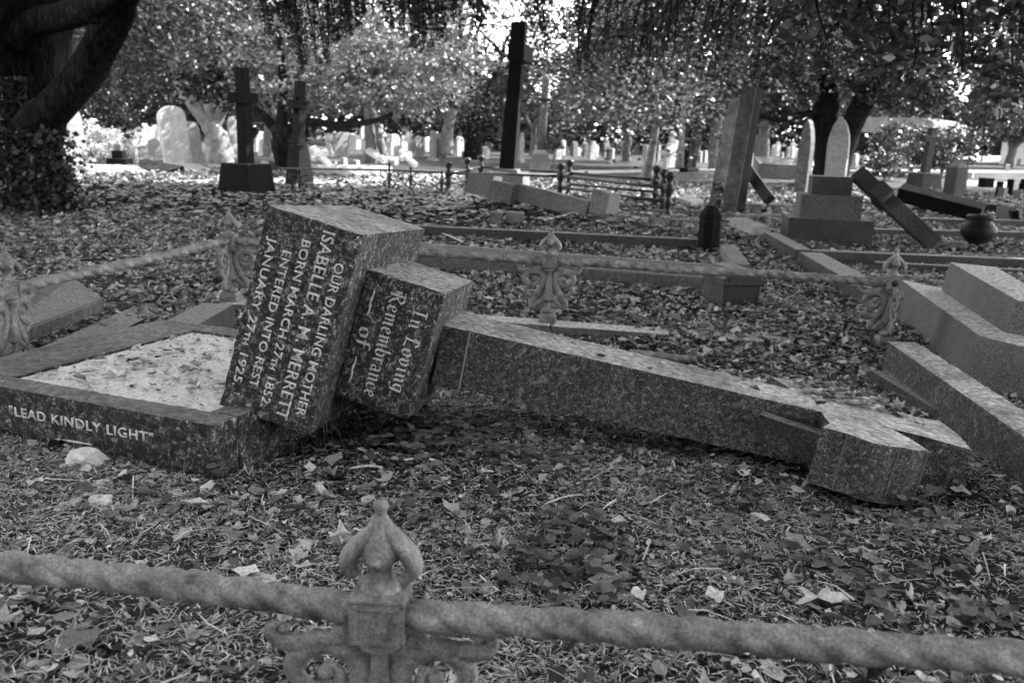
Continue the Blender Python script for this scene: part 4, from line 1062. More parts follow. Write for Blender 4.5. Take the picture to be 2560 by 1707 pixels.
def tree(label, base, h, r, crowns, leaf=.16, nleaf=5000, mat=leafm, bk=midbark, forks=3, cat='tree', group=None, name='broadleaf_tree', seed=1, low=.35, lean=(0, 0)):
    t = thing(name, base, label, cat, group); rr = random.Random(seed); b = Vector(base); bm = bmesh.new()
    fork = b+Vector((lean[0]*h*low, lean[1]*h*low, h*low))
    limb(bm, b-Z_*.1, fork, r, r*.75, .1, seed=seed)
    for k in range(forks):
        a = 2*PI*k/forks+rr.random(); c, R = crowns[k % len(crowns)]
        e = Vector(c)+Vector((math.cos(a)*R[0]*.55, math.sin(a)*R[1]*.55, R[2]*.3))
        P = limb(bm, fork-Z_*.05, e, r*.55, r*.12, .2, seed=seed+k)
        for j in (8, 12):
            q = P[min(j, len(P)-1)]; e2 = q+Vector((rr.uniform(-1, 1)*R[0]*.5, rr.uniform(-1, 1)*R[1]*.5, rr.uniform(.0, .5)*R[2])); limb(bm, q, e2, r*.22, r*.05, .2, 5, seed=seed*7+j+k)
    obj('trunk', bm, bk, t, smooth=True)
    Ps, Ts = [], []
    for c, R in crowns:
        P, T = crown_pts(c, R, int(nleaf/len(crowns)/70), int(nleaf/len(crowns))); Ps.append(P); Ts.append(T)
    P = np.concatenate(Ps); T = np.concatenate(Ts); keep = P[:, 2] > ((1.75 + .25*np.sin(P[:, 0]*2.1)) if (group and name == 'broadleaf_tree') else .25); P = P[keep]; T = T[keep]
    V, F = leaf_cards(P, leaf*RNG.uniform(.6, 1.3, len(P)), RNG.uniform(0, 1.5, len(P)), T, .7)
    npmesh('crown', V, F, T, mat, t); return t

def btree(label, X, y, hc, R, seed, leaf=.17, nleaf=6500, mat=leafm, bk=midbark, r=.22, low=.3, zc=None, extra=None, **k):
    p = atY(X, 345, y); p.z = gz(p.x, p.y); cr_ = [((p.x, p.y, p.z+hc), R)]
    if extra: cr_ += [((p.x+dx, p.y+dy, p.z+dz), R2) for (dx, dy, dz, R2) in extra]
    return tree(label, p, hc+R[2]*.6, r, cr_, leaf, nleaf, mat, bk, seed=seed, low=low, **k)
# background row, from left to right
TG = 'trees beyond the graves'
btree('dark evergreen bush like tree behind the far left pointed headstone', 232, 27, .95, (1.1, 1.1, .95), 3, .10, 6000, hollym, bark, .12, .2, name='yew_bush')
btree('leafy tree far left behind the ivy covered trunk', 120, 38, 5.2, (5, 4, 3.6), 4, .2, 9000, group=TG, mat=darkleafm)
btree('thin trunked leafy tree rising behind the dark stepped base', 275, 33, 5.0, (3.6, 3.4, 3.4), 5, .17, 9000, r=.13, low=.45, group=TG, mat=darkleafm)
btree('broad leafy tree between stepped base and pale forked tree', 400, 40, 5.4, (4.8, 4, 4.2), 6, .2, 11000, group=TG, mat=darkleafm)
btree('dense bright leaved tree behind the two dark crosses', 620, 34, 4.6, (4.0, 3.5, 3.4), 7, .17, 13000, group=TG, extra=[(2.5, -1, -.6, (3.0, 2.5, 2.3))])
btree('bright leaved spreading tree above the white figure', 850, 31, 4.6, (3.6, 3.4, 3.0), 8, .16, 14000, group=TG, extra=[(1.5, -1, -1.0, (2.6, 2.2, 1.7))])
btree('dusky leaved tree with a dark forked trunk left of the tall dark cross', 1085, 40, 4.6, (3.4, 3.2, 3.5), 9, .19, 10000, mat=darkleafm, bk=bark, r=.42, low=.28, group=TG)
btree('feathery tree filling the gap behind the pale column', 1225, 52, 3.0, (3.4, 3, 2.4), 10, .2, 6500, group=TG, mat=darkleafm)
btree('pale leaved tree right of the pale column', 1440, 44, 4.6, (4.0, 3.4, 3.3), 11, .2, 11000, group=TG)
btree('tall bright tree above the iron fence end', 1500, 36, 5.0, (4.0, 3.4, 3.6), 12, .18, 13000, group=TG, r=.16)
btree('leafy tree behind the two tall slabs', 1640, 34, 4.6, (3.4, 3.2, 3.2), 13, .17, 11000, group=TG, mat=darkleafm)
btree('grey trunked tree just right of the two tall slabs', 1748, 30, 4.8, (3.2, 3, 3.0), 14, .16, 10000, r=.20, low=.6, group=TG, mat=darkleafm)
btree('broad tree behind the white building', 2120, 56, 7.5, (7, 5, 5), 17, .26, 11000, group=TG, mat=darkleafm)
btree('round bushy tree right of the white building', 2325, 38, 2.6, (2.0, 2.4, 2.2), 18, .15, 9000, group=TG, low=.2, mat=darkleafm)
btree('leafy tree rising at the far right beyond the buildings', 2390, 80, 8.5, (7, 5, 6), 19, .25, 9000, group=TG, mat=darkleafm)
btree('shrubby tree between the forked trunk and the white building', 1950, 50, 3.2, (2.4, 3, 2.4), 20, .18, 9000, group=TG, low=.2, mat=darkleafm)
btree('small light shrub before the white building', 2100, 32, 1.1, (1.3, 1, .8), 23, .11, 3000, mat=leafm, r=.06, name='garden_shrub')
btree('dark low shrub right of the slim cross', 2170, 30, .9, (1.3, 1, .7), 24, .11, 3500, mat=hollym, r=.06, name='garden_shrub')
btree('round dark bush at the far right below the trees', 2040, 27, .45, (.7, .6, .4), 25, .08, 2200, mat=hollym, r=.04, name='garden_shrub')
btree('tall plants in flower left of the dark stepped base', 232, 20.5, .55, (.55, .45, .5), 26, .07, 2600, mat=flowerm, r=.02, name='flowering_plant')
btree('dark ball shaped bush right of the pale column', 1275, 27, .95, (.30, .3, .28), 27, .05, 1500, mat=hollym, r=.03, name='garden_shrub')

# forked dark tree at the right
bfk = atY(1918, 380, 25); bfk.z = gz(bfk.x, bfk.y)
ft = thing('forked_tree', bfk, 'tree with two dark diverging stems behind the pale pointed stone', 'tree')
bm = bmesh.new()
tube(bm, spline([bfk-Z_*.1, atY(1902, 330, 25), atY(1895, 270, 25), atY(1905, 200, 25), atY(1870, 60, 25), atY(1840, -60, 25)], 4), [.42]*6+[.34]*5+[.26]*5+[.2]*20, 10)
tube(bm, spline([bfk-Z_*.1, atY(1935, 340, 25), atY(1965, 270, 24.8), atY(2005, 190, 24.6), atY(2060, 80, 24.2), atY(2120, -60, 24)], 4), [.36]*6+[.30]*5+[.24]*5+[.18]*20, 10)
tube(bm, spline([atY(1900, 255, 25), atY(1850, 262, 24.6), atY(1790, 275, 24.2), atY(1740, 262, 24)], 4), [.1]*6+[.07]*20, 8)
obj('trunk', bm, bark, ft, smooth=True)
Ps = []; Ts = []
for X, Y, y, R in ((1850, 60, 25, (3.2, 2.5, 1.4)), (2080, 60, 24, (3.4, 2.5, 1.6)), (1960, 120, 24, (2.2, 2, .9)), (2200, 120, 23, (2.6, 2, 1.3)), (1780, 200, 25, (1.2, 1.2, .9)), (2060, 200, 24, (1.4, 1.2, .6))):
    c = atY(X, Y, y); P, T = crown_pts(c, R, 60, 1800); Ps.append(P); Ts.append(T)
P = np.concatenate(Ps); T = np.concatenate(Ts); V, F = leaf_cards(P, .15*RNG.uniform(.6, 1.3, len(P)), RNG.uniform(0, 1.5, len(P)), T, .7); npmesh('crown', V, F, T, darkleafm, ft)

# pale forked tree at the left
pf = atY(505, 378, 26); pf.z = gz(pf.x, pf.y)
pt = thing('pale_forked_tree', pf, 'sunlit tree with pale forking limbs left of the dark pedestal cross', 'tree')
bm = bmesh.new(); Q = lambda X, Y, y=26: atY(X, Y, y)
tube(bm, spline([pf-Z_*.1, Q(503, 340), Q(492, 305), Q(480, 285)], 4), [.40]*4+[.34]*4+[.26]*8, 12)
for path, r0, r1 in (([Q(490, 305), Q(480, 285), Q(450, 245), Q(420, 200), Q(398, 140), Q(375, 60), Q(350, -40)], .26, .12), ([Q(485, 295), Q(482, 250), Q(475, 200), Q(470, 130), Q(455, 20)], .20, .1),
                     ([Q(482, 265), Q(498, 230), Q(500, 190)], .13, .07), ([Q(490, 295), Q(512, 250), Q(535, 228, 25.6), Q(570, 222, 25)], .17, .12), ([Q(455, 286), Q(420, 283), Q(405, 282)], .07, .05), ([Q(410, 190), Q(440, 130), Q(450, 40)], .08, .05),
                     ([Q(395, 130), Q(350, 60), Q(330, -20)], .09, .05)):
    P = spline(path, 4); tube(bm, P, [r0+(r1-r0)*k/(len(P)-1) for k in range(len(P))], 9)
obj('trunk', bm, palebark, pt, smooth=True)
Ps = []; Ts = []
for X, Y, y, R in ((380, 80, 26, (2.6, 2, 1.3)), (520, 60, 25, (2.6, 2, 1.2)), (300, 40, 26, (1.8, 2, 1.0)), (560, 180, 24, (1.6, 1.6, .8))):
    c = atY(X, Y, y); P, T = crown_pts(c, R, 50, 2600); Ps.append(P); Ts.append(T)
P = np.concatenate(Ps); T = np.concatenate(Ts); V, F = leaf_cards(P, .14*RNG.uniform(.6, 1.3, len(P)), RNG.uniform(0, 1.5, len(P)), T, .7); npmesh('crown', V, F, T, darkleafm, pt)
# low spreading branch tree between crosses
lt = thing('spreading_tree', gnd(654, 372), 'tree with low dark spreading branches behind the ringed cross', 'tree')
bm = bmesh.new(); b0 = gnd(654, 372); tube(bm, spline([b0-Z_*.1, Q(650, 330, 22), Q(640, 300, 22)], 4), [.30]*5+[.2]*8, 10)
for path, r0, r1 in (([Q(645, 310, 22), Q(600, 262, 22), Q(575, 245, 22)], .14, .08), ([Q(645, 310, 22), Q(700, 280, 22), Q(780, 288, 21.5), Q(860, 278, 21), Q(900, 262, 20.6)], .12, .05), ([Q(645, 305, 22), Q(650, 200, 22), Q(640, 60, 22)], .16, .08)):
    P = spline(path, 4); tube(bm, P, [r0+(r1-r0)*k/(len(P)-1) for k in range(len(P))], 8)
obj('trunk', bm, bark, lt, smooth=True)
Ps = []; Ts = []
for X, Y, y, R in ((800, 200, 22, (2.4, 1.5, .7)), (900, 190, 21, (1.6, 1.2, .55)), (960, 150, 22, (1.8, 1.2, .6)), (700, 120, 23, (2.2, 1.6, .9)), (860, 90, 23, (2.4, 1.6, .9))):
    c = atY(X, Y, y); P, T = crown_pts(c, R, 45, 2600); Ps.append(P); Ts.append(np.clip(T+.25, 0, 1))
P = np.concatenate(Ps); T = np.concatenate(Ts); V, F = leaf_cards(P, .12*RNG.uniform(.6, 1.3, len(P)), RNG.uniform(0, 1.5, len(P)), T, .7); npmesh('crown', V, F, T, leafm, lt)

# small things with trunks
def pole_tree(label, pts, r0, r1, mat, name, y):
    P = spline([atY(X, Y, y) for X, Y in pts], 4); t = thing(name, P[0], label, 'tree'); bm = bmesh.new()
    tube(bm, P, [r0+(r1-r0)*k/(len(P)-1) for k in range(len(P))], 9); obj('trunk', bm, mat, t, smooth=True)
    N = 900; q = np.array(P[-1])+RNG.normal(size=(N, 3))*[.9, .7, .6]; T = RNG.random(N)
    V, F = leaf_cards(q, RNG.uniform(.07, .14, N), RNG.uniform(0, 1.5, N), T, .7); npmesh('crown', V, F, T, leafm, t)
pole_tree('leaning thin sapling with pale bark beyond the iron fence end', [(1488, 408), (1497, 350), (1506, 300), (1512, 240)], .10, .05, midbark, 'sapling', 19)
pole_tree('thin white barked birch right of the leaning sapling', [(1562, 385), (1565, 330), (1568, 280), (1570, 220)], .10, .05, palebark, 'birch_tree', 24)
pole_tree('pale broken stump like trunk left of the bright square stone', [(1028, 358), (1026, 320), (1030, 290), (1040, 250)], .30, .18, palebark, 'pale_trunk_tree', 36)

# distant wood
N = 60000; a = RNG.uniform(-.80, .78, N); yd = RNG.uniform(62, 110, N)
hh = 9+3*np.sin(a*23)+2*np.sin(a*61+1); gap = np.exp(-((a-.025)/.035)**2)
P = np.stack([a*yd, yd, RNG.random(N)**.8*(hh*(1-.75*gap))+.3], 1); kc = (np.sin(P[:, 0]*.9)*np.cos(P[:, 2]*1.3+P[:, 1])+1)/2
T = np.clip(kc*.6+RNG.random(N)*.4, 0, 1); V, F = leaf_cards(P, RNG.uniform(.5, 1.0, N), RNG.uniform(0, 1.5, N), T, .8)
tag(npmesh('distant_wood', V, F, T, woodm), 'mass of far trees closing the view behind the cemetery', 'wood', kind='stuff')

# ------------------------------------------------------------------ big ivy covered cedar at the left, its canopy hangs over the view
cb = Vector((-5.9, 10.9, 0)); yT = 10.6
cd = thing('cedar_tree', cb, 'huge dark cedar trunk wrapped in ivy at the left edge, drooping boughs overhead', 'tree')
bm = bmesh.new(); Q = lambda X, Y, y=yT: atY(X, Y, y)
tube(bm, spline([Q(35, 490, 10.9)-Z_*.15, Q(30, 430, 10.9), Q(40, 330, 11), Q(60, 200, 11), Q(70, 80, 11), Q(75, -60, 11), Q(70, -500, 11.5), Vector((-5.6, 11.8, 8))], 5), [.62]*4+[.52]*5+[.46]*8+[.42]*12+[.3]*20, 16, lob=.10, lobn=4)
obj('trunk', bm, bark, cd, smooth=True)
bm = bmesh.new()
tube(bm, spline([Q(10, 400), Q(60, 320), Q(120, 255, 10.4), Q(190, 180, 10.3), Q(225, 110, 10.2), Q(262, 40, 10.1), Q(310, -40, 10), Q(420, -180, 9.8), Q(620, -380, 9.4)], 5), [.30]*4+[.25]*6+[.20]*8+[.19]*10+[.15]*30, 14, lob=.08, lobn=3)
tube(bm, spline([Q(20, 95), Q(80, 55), Q(140, 40, 10.3), Q(215, 18, 10), Q(280, -20, 9.7), Q(400, -120, 9)], 5), [.17]*8+[.15]*8+[.12]*30, 12)
tube(bm, spline([Q(-40, 180), Q(-20, 60), Q(10, -40)], 5), [.3]*30, 12)
obj('limb', bm, bark, cd, smooth=True)
bm = bmesh.new(); kq = Q(215, 35, 9.95); lathe(bm, [(.10, 0), (.09, .03), (.05, .04), (.045, .03), (.02, .05)], kq, 14, X_, Z_, -Y_); obj('knot', bm, bark, cd, smooth=True)
# ivy on the trunk
N = 5200; yv = RNG.random(N); X = RNG.normal(0, 1, N)
P = np.array([Q(70+50*RNG.normal()*.8+40*t, 300+185*(t**.8)+RNG.uniform(-15, 10), 10.30-.25*t+RNG.uniform(-.12, .12)) for t in yv])
P2 = np.array([Q(RNG.uniform(0, 60), RNG.uniform(180, 300), 10.4) for _ in range(500)]); P = np.concatenate([P, P2])
T = RNG.random(len(P)); V, F = leaf_cards(P, RNG.uniform(.04, .085, len(P)), RNG.uniform(.5, 1.6, len(P)), T, .85)
npmesh('ivy', V, F, T, ivym, cd)
# drooping boughs: strands of needles hanging from side branches
def strands(n, Xr, Yr, yr, ln, per, leaf, mat, name, parent, seed, curve=.3, lift=0.0, twig_r=.008, bough=None):
    r = random.Random(seed); Ps = []; tw = bmesh.new()
    for k in range(n):
        X = r.uniform(*Xr); y = r.uniform(*yr); Ytip = r.uniform(*Yr) if bough is None else bough(X)+r.uniform(-60, 25)
        tip = atY(X, Ytip, y); L = r.uniform(*ln); sx = r.uniform(-curve, curve) + (.25 if X < 1300 else -.25)
        top = tip+Vector((-sx*L, r.uniform(-.2, .2)*L, L)); mid = tip.lerp(top, .5)+Vector((sx*L*.22, 0, .04))
        pts = spline([top, mid, tip], 5); tube(tw, pts, [twig_r*(1.4-1.1*i/(len(pts)-1)) for i in range(len(pts))], 4)
        m = per
        for i in range(m):
            t = r.random()*(len(pts)-1.001); a = pts[int(t)].lerp(pts[int(t)+1], t-int(t)); w = .022+.055*(1-t/len(pts))
            Ps.append((a.x+r.gauss(0, w*.6), a.y+r.gauss(0, w), a.z+r.gauss(0, w*.7)-abs(r.gauss(0, .03))))
    o1 = obj('twigs', tw, bark, parent); P = np.array(Ps); T = RNG.random(len(P))
    V, F = leaf_cards(P, leaf*RNG.uniform(.6, 1.4, len(P)), RNG.uniform(.4, 1.6, len(P)), T, .35); npmesh(name, V, F, T, mat, parent)
def boughL(X):      # lower edge of the hanging boughs, left half of the view
    return 60+50*math.sin(X/90)+40*math.sin(X/37+1)+max(0, 70*(1-abs(X-1020)/120)) - (60 if X > 1130 else 0)
strands(175, (590, 1125), None, (8.5, 12), (.5, 1.4), 62, .060, cedarm, 'drooping_sprays', cd, 5, bough=boughL)
strands(34, (1225, 1335), (40, 150), (10, 13), (.5, 1.1), 30, .06, cedarm, 'fine_sprays', cd, 8)
# canopy overhead and to the right: keeps the sun off the near graves
def canopy(name, parent, boxes, leaf, mat):
    Ps = []; Ts = []
    for c, R, ncl, nl in boxes:
        P, T = crown_pts(c, R, ncl, nl, .10, .1); Ps.append(P); Ts.append(T)
    P = np.concatenate(Ps); T = np.concatenate(Ts)
    up = CAMH+.150*np.abs(P[:, 1])+.03*np.abs(P[:, 0])+.35; P[:, 2] = np.maximum(P[:, 2], up+RNG.random(len(P))*.5)
    V, F = leaf_cards(P, leaf*RNG.uniform(.6, 1.4, len(P)), RNG.uniform(0, 1.3, len(P)), T, .8); return npmesh(name, V, F, T, mat, parent)
canopy('crown', cd, [((2.6, 17.3, 6.6), (3.4, 2.2, 1.2), 90, 7000), ((-3.5, 9.5, 6), (5, 3.5, 1.4), 110, 9000), ((3, 12.5, 6.2), (5, 3, 1.5), 110, 10000)], .26, cedarm)

# leafy tree standing outside the right edge, its leaves hang into the top right
rb = Vector((9.5, 8.5, 0)); rt_ = thing('overhanging_tree', rb, 'dark glossy leaved tree hanging into the top right corner', 'tree')
bm = bmesh.new(); limb(bm, rb-Z_*.1, rb+Vector((-.3, 0, 4)), .35, .28, .05, seed=3)
for e in ((4, 9, 5.2), (6.5, 13, 6), (5, 4, 6.4), (12, 5, 6.5), (11, 12, 6.5), (3, 12.5, 4.6)): limb(bm, rb+Vector((-.3, 0, 3.6)), e, .16, .04, .15, seed=int(e[0]*3))
rr = random.Random(19)
for k in range(26):
    X = rr.uniform(1850, 2380); y = rr.uniform(6.5, 10.5); P0 = atY(X+rr.uniform(-60, 60), -60, y); P1 = atY(X, 60+.22*(X-1780)+rr.uniform(-50, 40), y); tube(bm, spline([P0, P0.lerp(P1, .5)+Vector((rr.uniform(-.1, .1), 0, .05)), P1], 4), [.014-.001*i for i in range(9)], 5)
obj('trunk', bm, bark, rt_, smooth=True)
canopy('crown', rt_, [((3.0, 10.4, 6.9), (2.8, 2.4, 1.2), 60, 5500), ((.8, 13.8, 6.9), (3.2, 2.2, 1.2), 60, 5500), ((-1.5, 11.5, 6.9), (3, 2.4, 1.2), 60, 4500), ((9.0, 16.2, 6.9), (2.4, 2.0, 1.0), 60, 5000), ((9.8, 18.2, 6.9), (2.4, 2.0, 1.0), 60, 5000), ((1.6, 7.4, 6.9), (3.4, 2.8, 1.2), 80, 7000), ((1.0, 3.4, 7.0), (3, 2.6, 1.2), 60, 5000), ((15.5, 17, 6.8), (5.5, 4.5, 3), 200, 17000), ((21, 23, 7.2), (5, 4.5, 3), 150, 12000), ((7.5, 5.5, 6.5), (4.5, 5, 3), 300, 26000), ((10, 12, 6.8), (4.5, 4, 2.4), 160, 13000)], .24, hollym)  # out-of-view leaf clusters, added to extend the shade over the graves
def boughR(X):
    return 110+.10*max(0, X-1900)+45*math.sin(X/70)+35*math.sin(X/31)+(120 if X > 2250 else 0)
strands(160, (1320, 2060), (20, 200), (9, 13), (.5, 1.5), 56, .058, cedarm, 'drooping_sprays', rt_, 6)
N = 2800; P = []
rr = random.Random(9)
while len(P) < N:
    X = rr.uniform(1780, 2420); Y = rr.uniform(-60, 330); lim = 60+.30*(X-1780)+40*math.sin(X/45)
    if Y < lim+rr.gauss(0, 25) and (rr.random() < .55 or math.sin(X/38)+math.sin(Y/24+X/60) > -.2): P.append(atY(X, Y, rr.uniform(6.5, 10.5)))
P = np.array(P); T = RNG.random(N); V, F = leaf_cards(P, RNG.uniform(.06, .13, N), RNG.uniform(0, 1.6, N), T, .55); npmesh('hanging_leaves', V, F, T, hollym, rt_)
for label, X, Y_0, R in (('unseen dense tree added behind the viewer to the left to block sky light', -7, -6, 4.5), ('unseen dense tree added straight behind the viewer to block sky light', 0, -8.5, 4.8), ('unseen dense tree added behind the viewer to the right to block sky light', 7.5, -7, 4.5), ('unseen dense tree added outside the left of the view to block sky light', -10.5, 2.5, 4.0)):  # trees out of view, added to hold back sky light on the viewer's side
    tb = Vector((X, Y_0, 0)); q_ = thing('added_shade_tree', tb, label, 'tree'); bm = bmesh.new(); limb(bm, tb-Z_*.1, tb+Z_*5, .3, .2, .05, seed=int(X+20)); obj('trunk', bm, bark, q_, smooth=True)
    P, T = crown_pts((X, Y_0, 4.4), (R, R*.8, 3.9), 150, 12000, .12); V, F = leaf_cards(P, .36*RNG.uniform(.6, 1.4, len(P)), RNG.uniform(0, 1.5, len(P)), T, .8); npmesh('crown', V, F, T, hollym, q_)
for k in (0,):   # one more unseen tree, added to close the canopy behind the viewer's right
    sb = Vector((8.5, -.5, 0)); s_t = thing('added_shade_tree', sb, 'unseen dense tree added outside the right of the view to shade the graves', 'tree')
    bm = bmesh.new(); limb(bm, sb-Z_*.1, sb+Vector((0, 0, 5)), .3, .2, .05, seed=5); obj('trunk', bm, bark, s_t, smooth=True)
    canopy('crown', s_t, [((9, 0, 6.2), (3.6, 3.4, 3), 160, 14000)], .28, hollym)

# ------------------------------------------------------------------ litter, needles and weeds
FALL_POLY = []
def blocked(x, y):                             # keep litter off the footprint of the big stones
    b = np.zeros(len(x), bool)
    q = np.stack([x-pA.x, y-pA.y], 1); u = q@np.array([fe.x, fe.y]); v = q@np.array([fb.x, fb.y]); b |= (u > -.005) & (u < pW) & (v > -.005) & (v < pD)
    return b
def field(y0, y1, dens, xm=.66, margin=.35):
    w0 = xm*y1+margin; A = 2*w0*(y1-y0); n = int(A*dens)
    y = RNG.uniform(y0, y1, n); x = RNG.uniform(-w0, w0, n); k = np.abs(x) < xm*y+margin; return x[k], y[k]
def patch(x, y, s=1.0, seed=0.0): return .5+.5*np.sin(x*2.1*s+seed+1.3*np.sin(y*1.7*s))*np.cos(y*2.6*s+seed*2+np.sin(x*3.1*s))
def litter(name, label, zones, mat):
    allV, allT, F = [], [], None
    for y0, y1, dens, smin, smax, lob, seed in zones:
        x, y = field(y0, y1, dens); keep = (RNG.random(len(x)) < .12+1.05*patch(x, y, 1.7, seed)) & ~blocked(x, y); x, y = x[keep], y[keep]
        z = gzv(x, y)+RNG.uniform(.004, .026, len(x)); P = np.stack([x, y, z], 1); n = len(x)
        s = RNG.uniform(smin, smax, n)*RNG.choice([.7, 1, 1, 1.25], n); V, F = leaf_shapes(P, s, np.abs(RNG.normal(0, .36, n)), RNG.uniform(-.3, .9, n)*(.6 if lob > .15 else 1), lob)
        allV.append(V); allT.append(RNG.beta(1.5, 1.7, n) if lob > .15 else RNG.beta(.9, 2.2 if y0 < 3 else 1.8, n))
    return tag(npmesh(name, np.concatenate(allV), F, np.concatenate(allT), mat, smooth=False), label, 'leaf litter', kind='stuff')
litter('leaf_litter', 'fallen autumn leaves covering the ground among the graves', [(1.2, 4.0, 460, .020, .044, .08, 0), (1.2, 4.0, 3000, .007, .018, .08, 2), (3.6, 8.0, 1500, .024, .050, .08, 3), (8, 14, 420, .035, .070, .08, 4), (14, 23, 110, .06, .12, .08, 5)], litterm)
litter('oak_leaf_litter', 'larger lobed fallen leaves scattered on the needles', [(1.2, 3.6, 60, .040, .07, .22, 6), (3.6, 9, 40, .05, .08, .2, 7)], litterm)
# needles
def needles(name, label, y0, y1, dens, L0, L1, wid, mat, tilt=.25, hi=.022, seed=3.):
    x, y = field(y0, y1, dens); keep = (RNG.random(len(x)) < .25+1.0*patch(x, y, 1.5, seed)) & ~blocked(x, y); x, y = x[keep], y[keep]; n = len(x)
    z = gzv(x, y)+RNG.uniform(.006, hi, n); P = np.stack([x, y, z], 1); yaw = RNG.uniform(0, 2*PI, n)
    d, b, nn = frames(n, np.abs(RNG.normal(0, tilt, n)), yaw); L = RNG.uniform(L0, L1, n)[:, None]; w = wid*RNG.uniform(.6, 1.3, n)[:, None]
    bend = RNG.uniform(-.12, .12, n)[:, None]*L
    V = np.stack([P-d*L*.5-b*w, P-d*L*.5+b*w, P+b*(w+bend)+nn*L*.06, P+b*(-w+bend)+nn*L*.06, P+d*L*.5+b*w*.5, P+d*L*.5-b*w*.5], 1)
    F = np.array([[0, 1, 2, 3], [3, 2, 4, 5]]); T = np.clip(RNG.beta(1.2, 1.7, n), 0, 1); return V, F, T
V1, F, T1_ = needles('', '', 1.2, 3.2, 15000, .012, .034, .0009, None); V2, _, T2_ = needles('', '', 3.2, 5.2, 4000, .02, .045, .0012, None)
V3, _, T3_ = needles('', '', 5.0, 13, 260, .05, .14, .003, None, .2, .04); V4, _, T4_ = needles('', '', 1.2, 4.5, 90, .05, .14, .0018, None, .25, .04)
tag(npmesh('pine_needles', np.concatenate([V1, V2, V3, V4]), F, np.concatenate([T1_, T2_, T3_, T4_]), needlem), 'dry needles and straw strewn between the fallen leaves', 'needles', kind='stuff')
# leaves lying on the stones
def on_plane(n, o, ax, ay, nz, x0, x1, y0, y1, smin, smax, dens_fn=None):
    x = RNG.uniform(x0, x1, n); y = RNG.uniform(y0, y1, n)
    P = np.array(o)[None]+x[:, None]*np.array(ax)+y[:, None]*np.array(ay)+np.array(nz)[None]*RNG.uniform(.002, .010, n)[:, None]
    return leaf_shapes(P, RNG.uniform(smin, smax, n), np.abs(RNG.normal(.05, .16, n)), RNG.uniform(-.1, .55, n), .08)
Vp, Fp = on_plane(120, pl(0, 0, PT-.008), fe, fb, Z_, .12, .88, .12, .92, .02, .05)
Vq, _ = on_plane(700, pl(0, 0, PT-.008), fe, fb, Z_, .12, .88, .12, .92, .006, .016)
Vr, _ = on_plane(26, T3+S2*S5, A2, N2, S2, .15, 1.55, -.1, .1, .015, .04)
Vs, _ = on_plane(130, T3+S2*S5, A2, N2, S2, 1.18, 1.52, -.31, -.06, .02, .05)
Vt, _ = on_plane(14, T1+S1*.2, A1, N1, S1, L1+.01, L2-.02, -.2, .2, .01, .025)
Vu, _ = on_plane(90, pl(0, 0, PT), fe, fb, Z_, -.0, 1.1, .0, .98, .004, .012)
Vall = np.concatenate([Vp, Vq, Vr, Vs, Vt, Vu]); tag(npmesh('leaves_on_stones', Vall, Fp, RNG.beta(1.5, 2.5, len(Vall)), litterm), 'dry leaves and crumbs lying on the plinth and cross head', 'leaf litter', kind='stuff')
# three-lobed weeds (wild strawberry) near the stones
def weeds(name, label, spots, size, mat, hmin=.02, hmax=.07):
    Ps = []
    for cx, cy, sx, sy, n in spots: Ps.append(np.stack([RNG.normal(cx, sx, n), RNG.normal(cy, sy, n)], 1))
    q = np.concatenate(Ps); q = q[~blocked(q[:, 0], q[:, 1])]; n = len(q); h = RNG.uniform(hmin, hmax, n); yaw = RNG.uniform(0, 2*PI, n); Vs = []; Ts = []
    for k in range(3):
        a = yaw+k*2*PI/3; s = size*RNG.uniform(.7, 1.2, n); c = np.stack([q[:, 0]+np.cos(a)*s*.5, q[:, 1]+np.sin(a)*s*.5, gzv(q[:, 0], q[:, 1])+h-s*.08], 1)
        d, b, nn = frames(n, np.abs(RNG.normal(.15, .2, n)), a); rim = 10; th = np.arange(rim)/rim*2*PI; V = [c]
        for j in range(rim):
            rr_ = (1.06 if j % 2 else .92); V.append(c+d*(np.cos(th[j])*rr_*.52*s)[:, None]+b*(np.sin(th[j])*rr_*.46*s)[:, None]+nn*(.10*s*abs(math.sin(th[j])))[:, None])
        Vs.append(np.stack(V, 1)); Ts.append(RNG.uniform(0, 1, n))
    F = np.array([[0, 1+k, 1+(k+1) % 10] for k in range(10)])
    return tag(npmesh(name, np.concatenate(Vs), F, np.concatenate(Ts), mat), label, 'ground plants', kind='stuff')
g1 = [at(X, Y, .03) for X, Y in ((1000, 1020), (880, 1000), (1120, 1000), (1080, 1060), (800, 1010), (1360, 1260), (1300, 1340), (1600, 1050), (950, 1060), (1560, 1090), (2050, 1250), (1750, 1200), (1250, 960), (1950, 1350), (2250, 1250))]
spots = [(p.x, p.y, .10, .09, k) for p, k in zip(g1, (46, 40, 46, 34, 20, 22, 24, 10, 26, 8, 8, 10, 20, 10, 10))]
g2 = [at(X, Y, 0) for X, Y in ((180, 730), (250, 700), (480, 640), (1800, 720), (1700, 700))]; spots += [(p.x, p.y, .16, .14, 45) for p in g2]
g4 = [(RNG.uniform(-1.3, 1.9), RNG.uniform(1.5, 3.6)) for _ in range(46)]; spots += [(x, y, .07, .06, 7) for x, y in g4]
weeds('strawberry_weeds', 'low three leaved weeds growing around the fallen stones', spots, .027, weedm)
g3 = [at(X, Y, 0) for X, Y in ((330, 450), (450, 446), (250, 458), (620, 470), (760, 470), (850, 460), (950, 470), (1040, 490), (1240, 500), (560, 480), (900, 500))]
weeds('ivy_ground_cover', 'dark ivy spreading over the ground below the dark crosses', [(p.x, p.y, .9, .8, 420) for p in g3], .075, ivym, .03, .16)
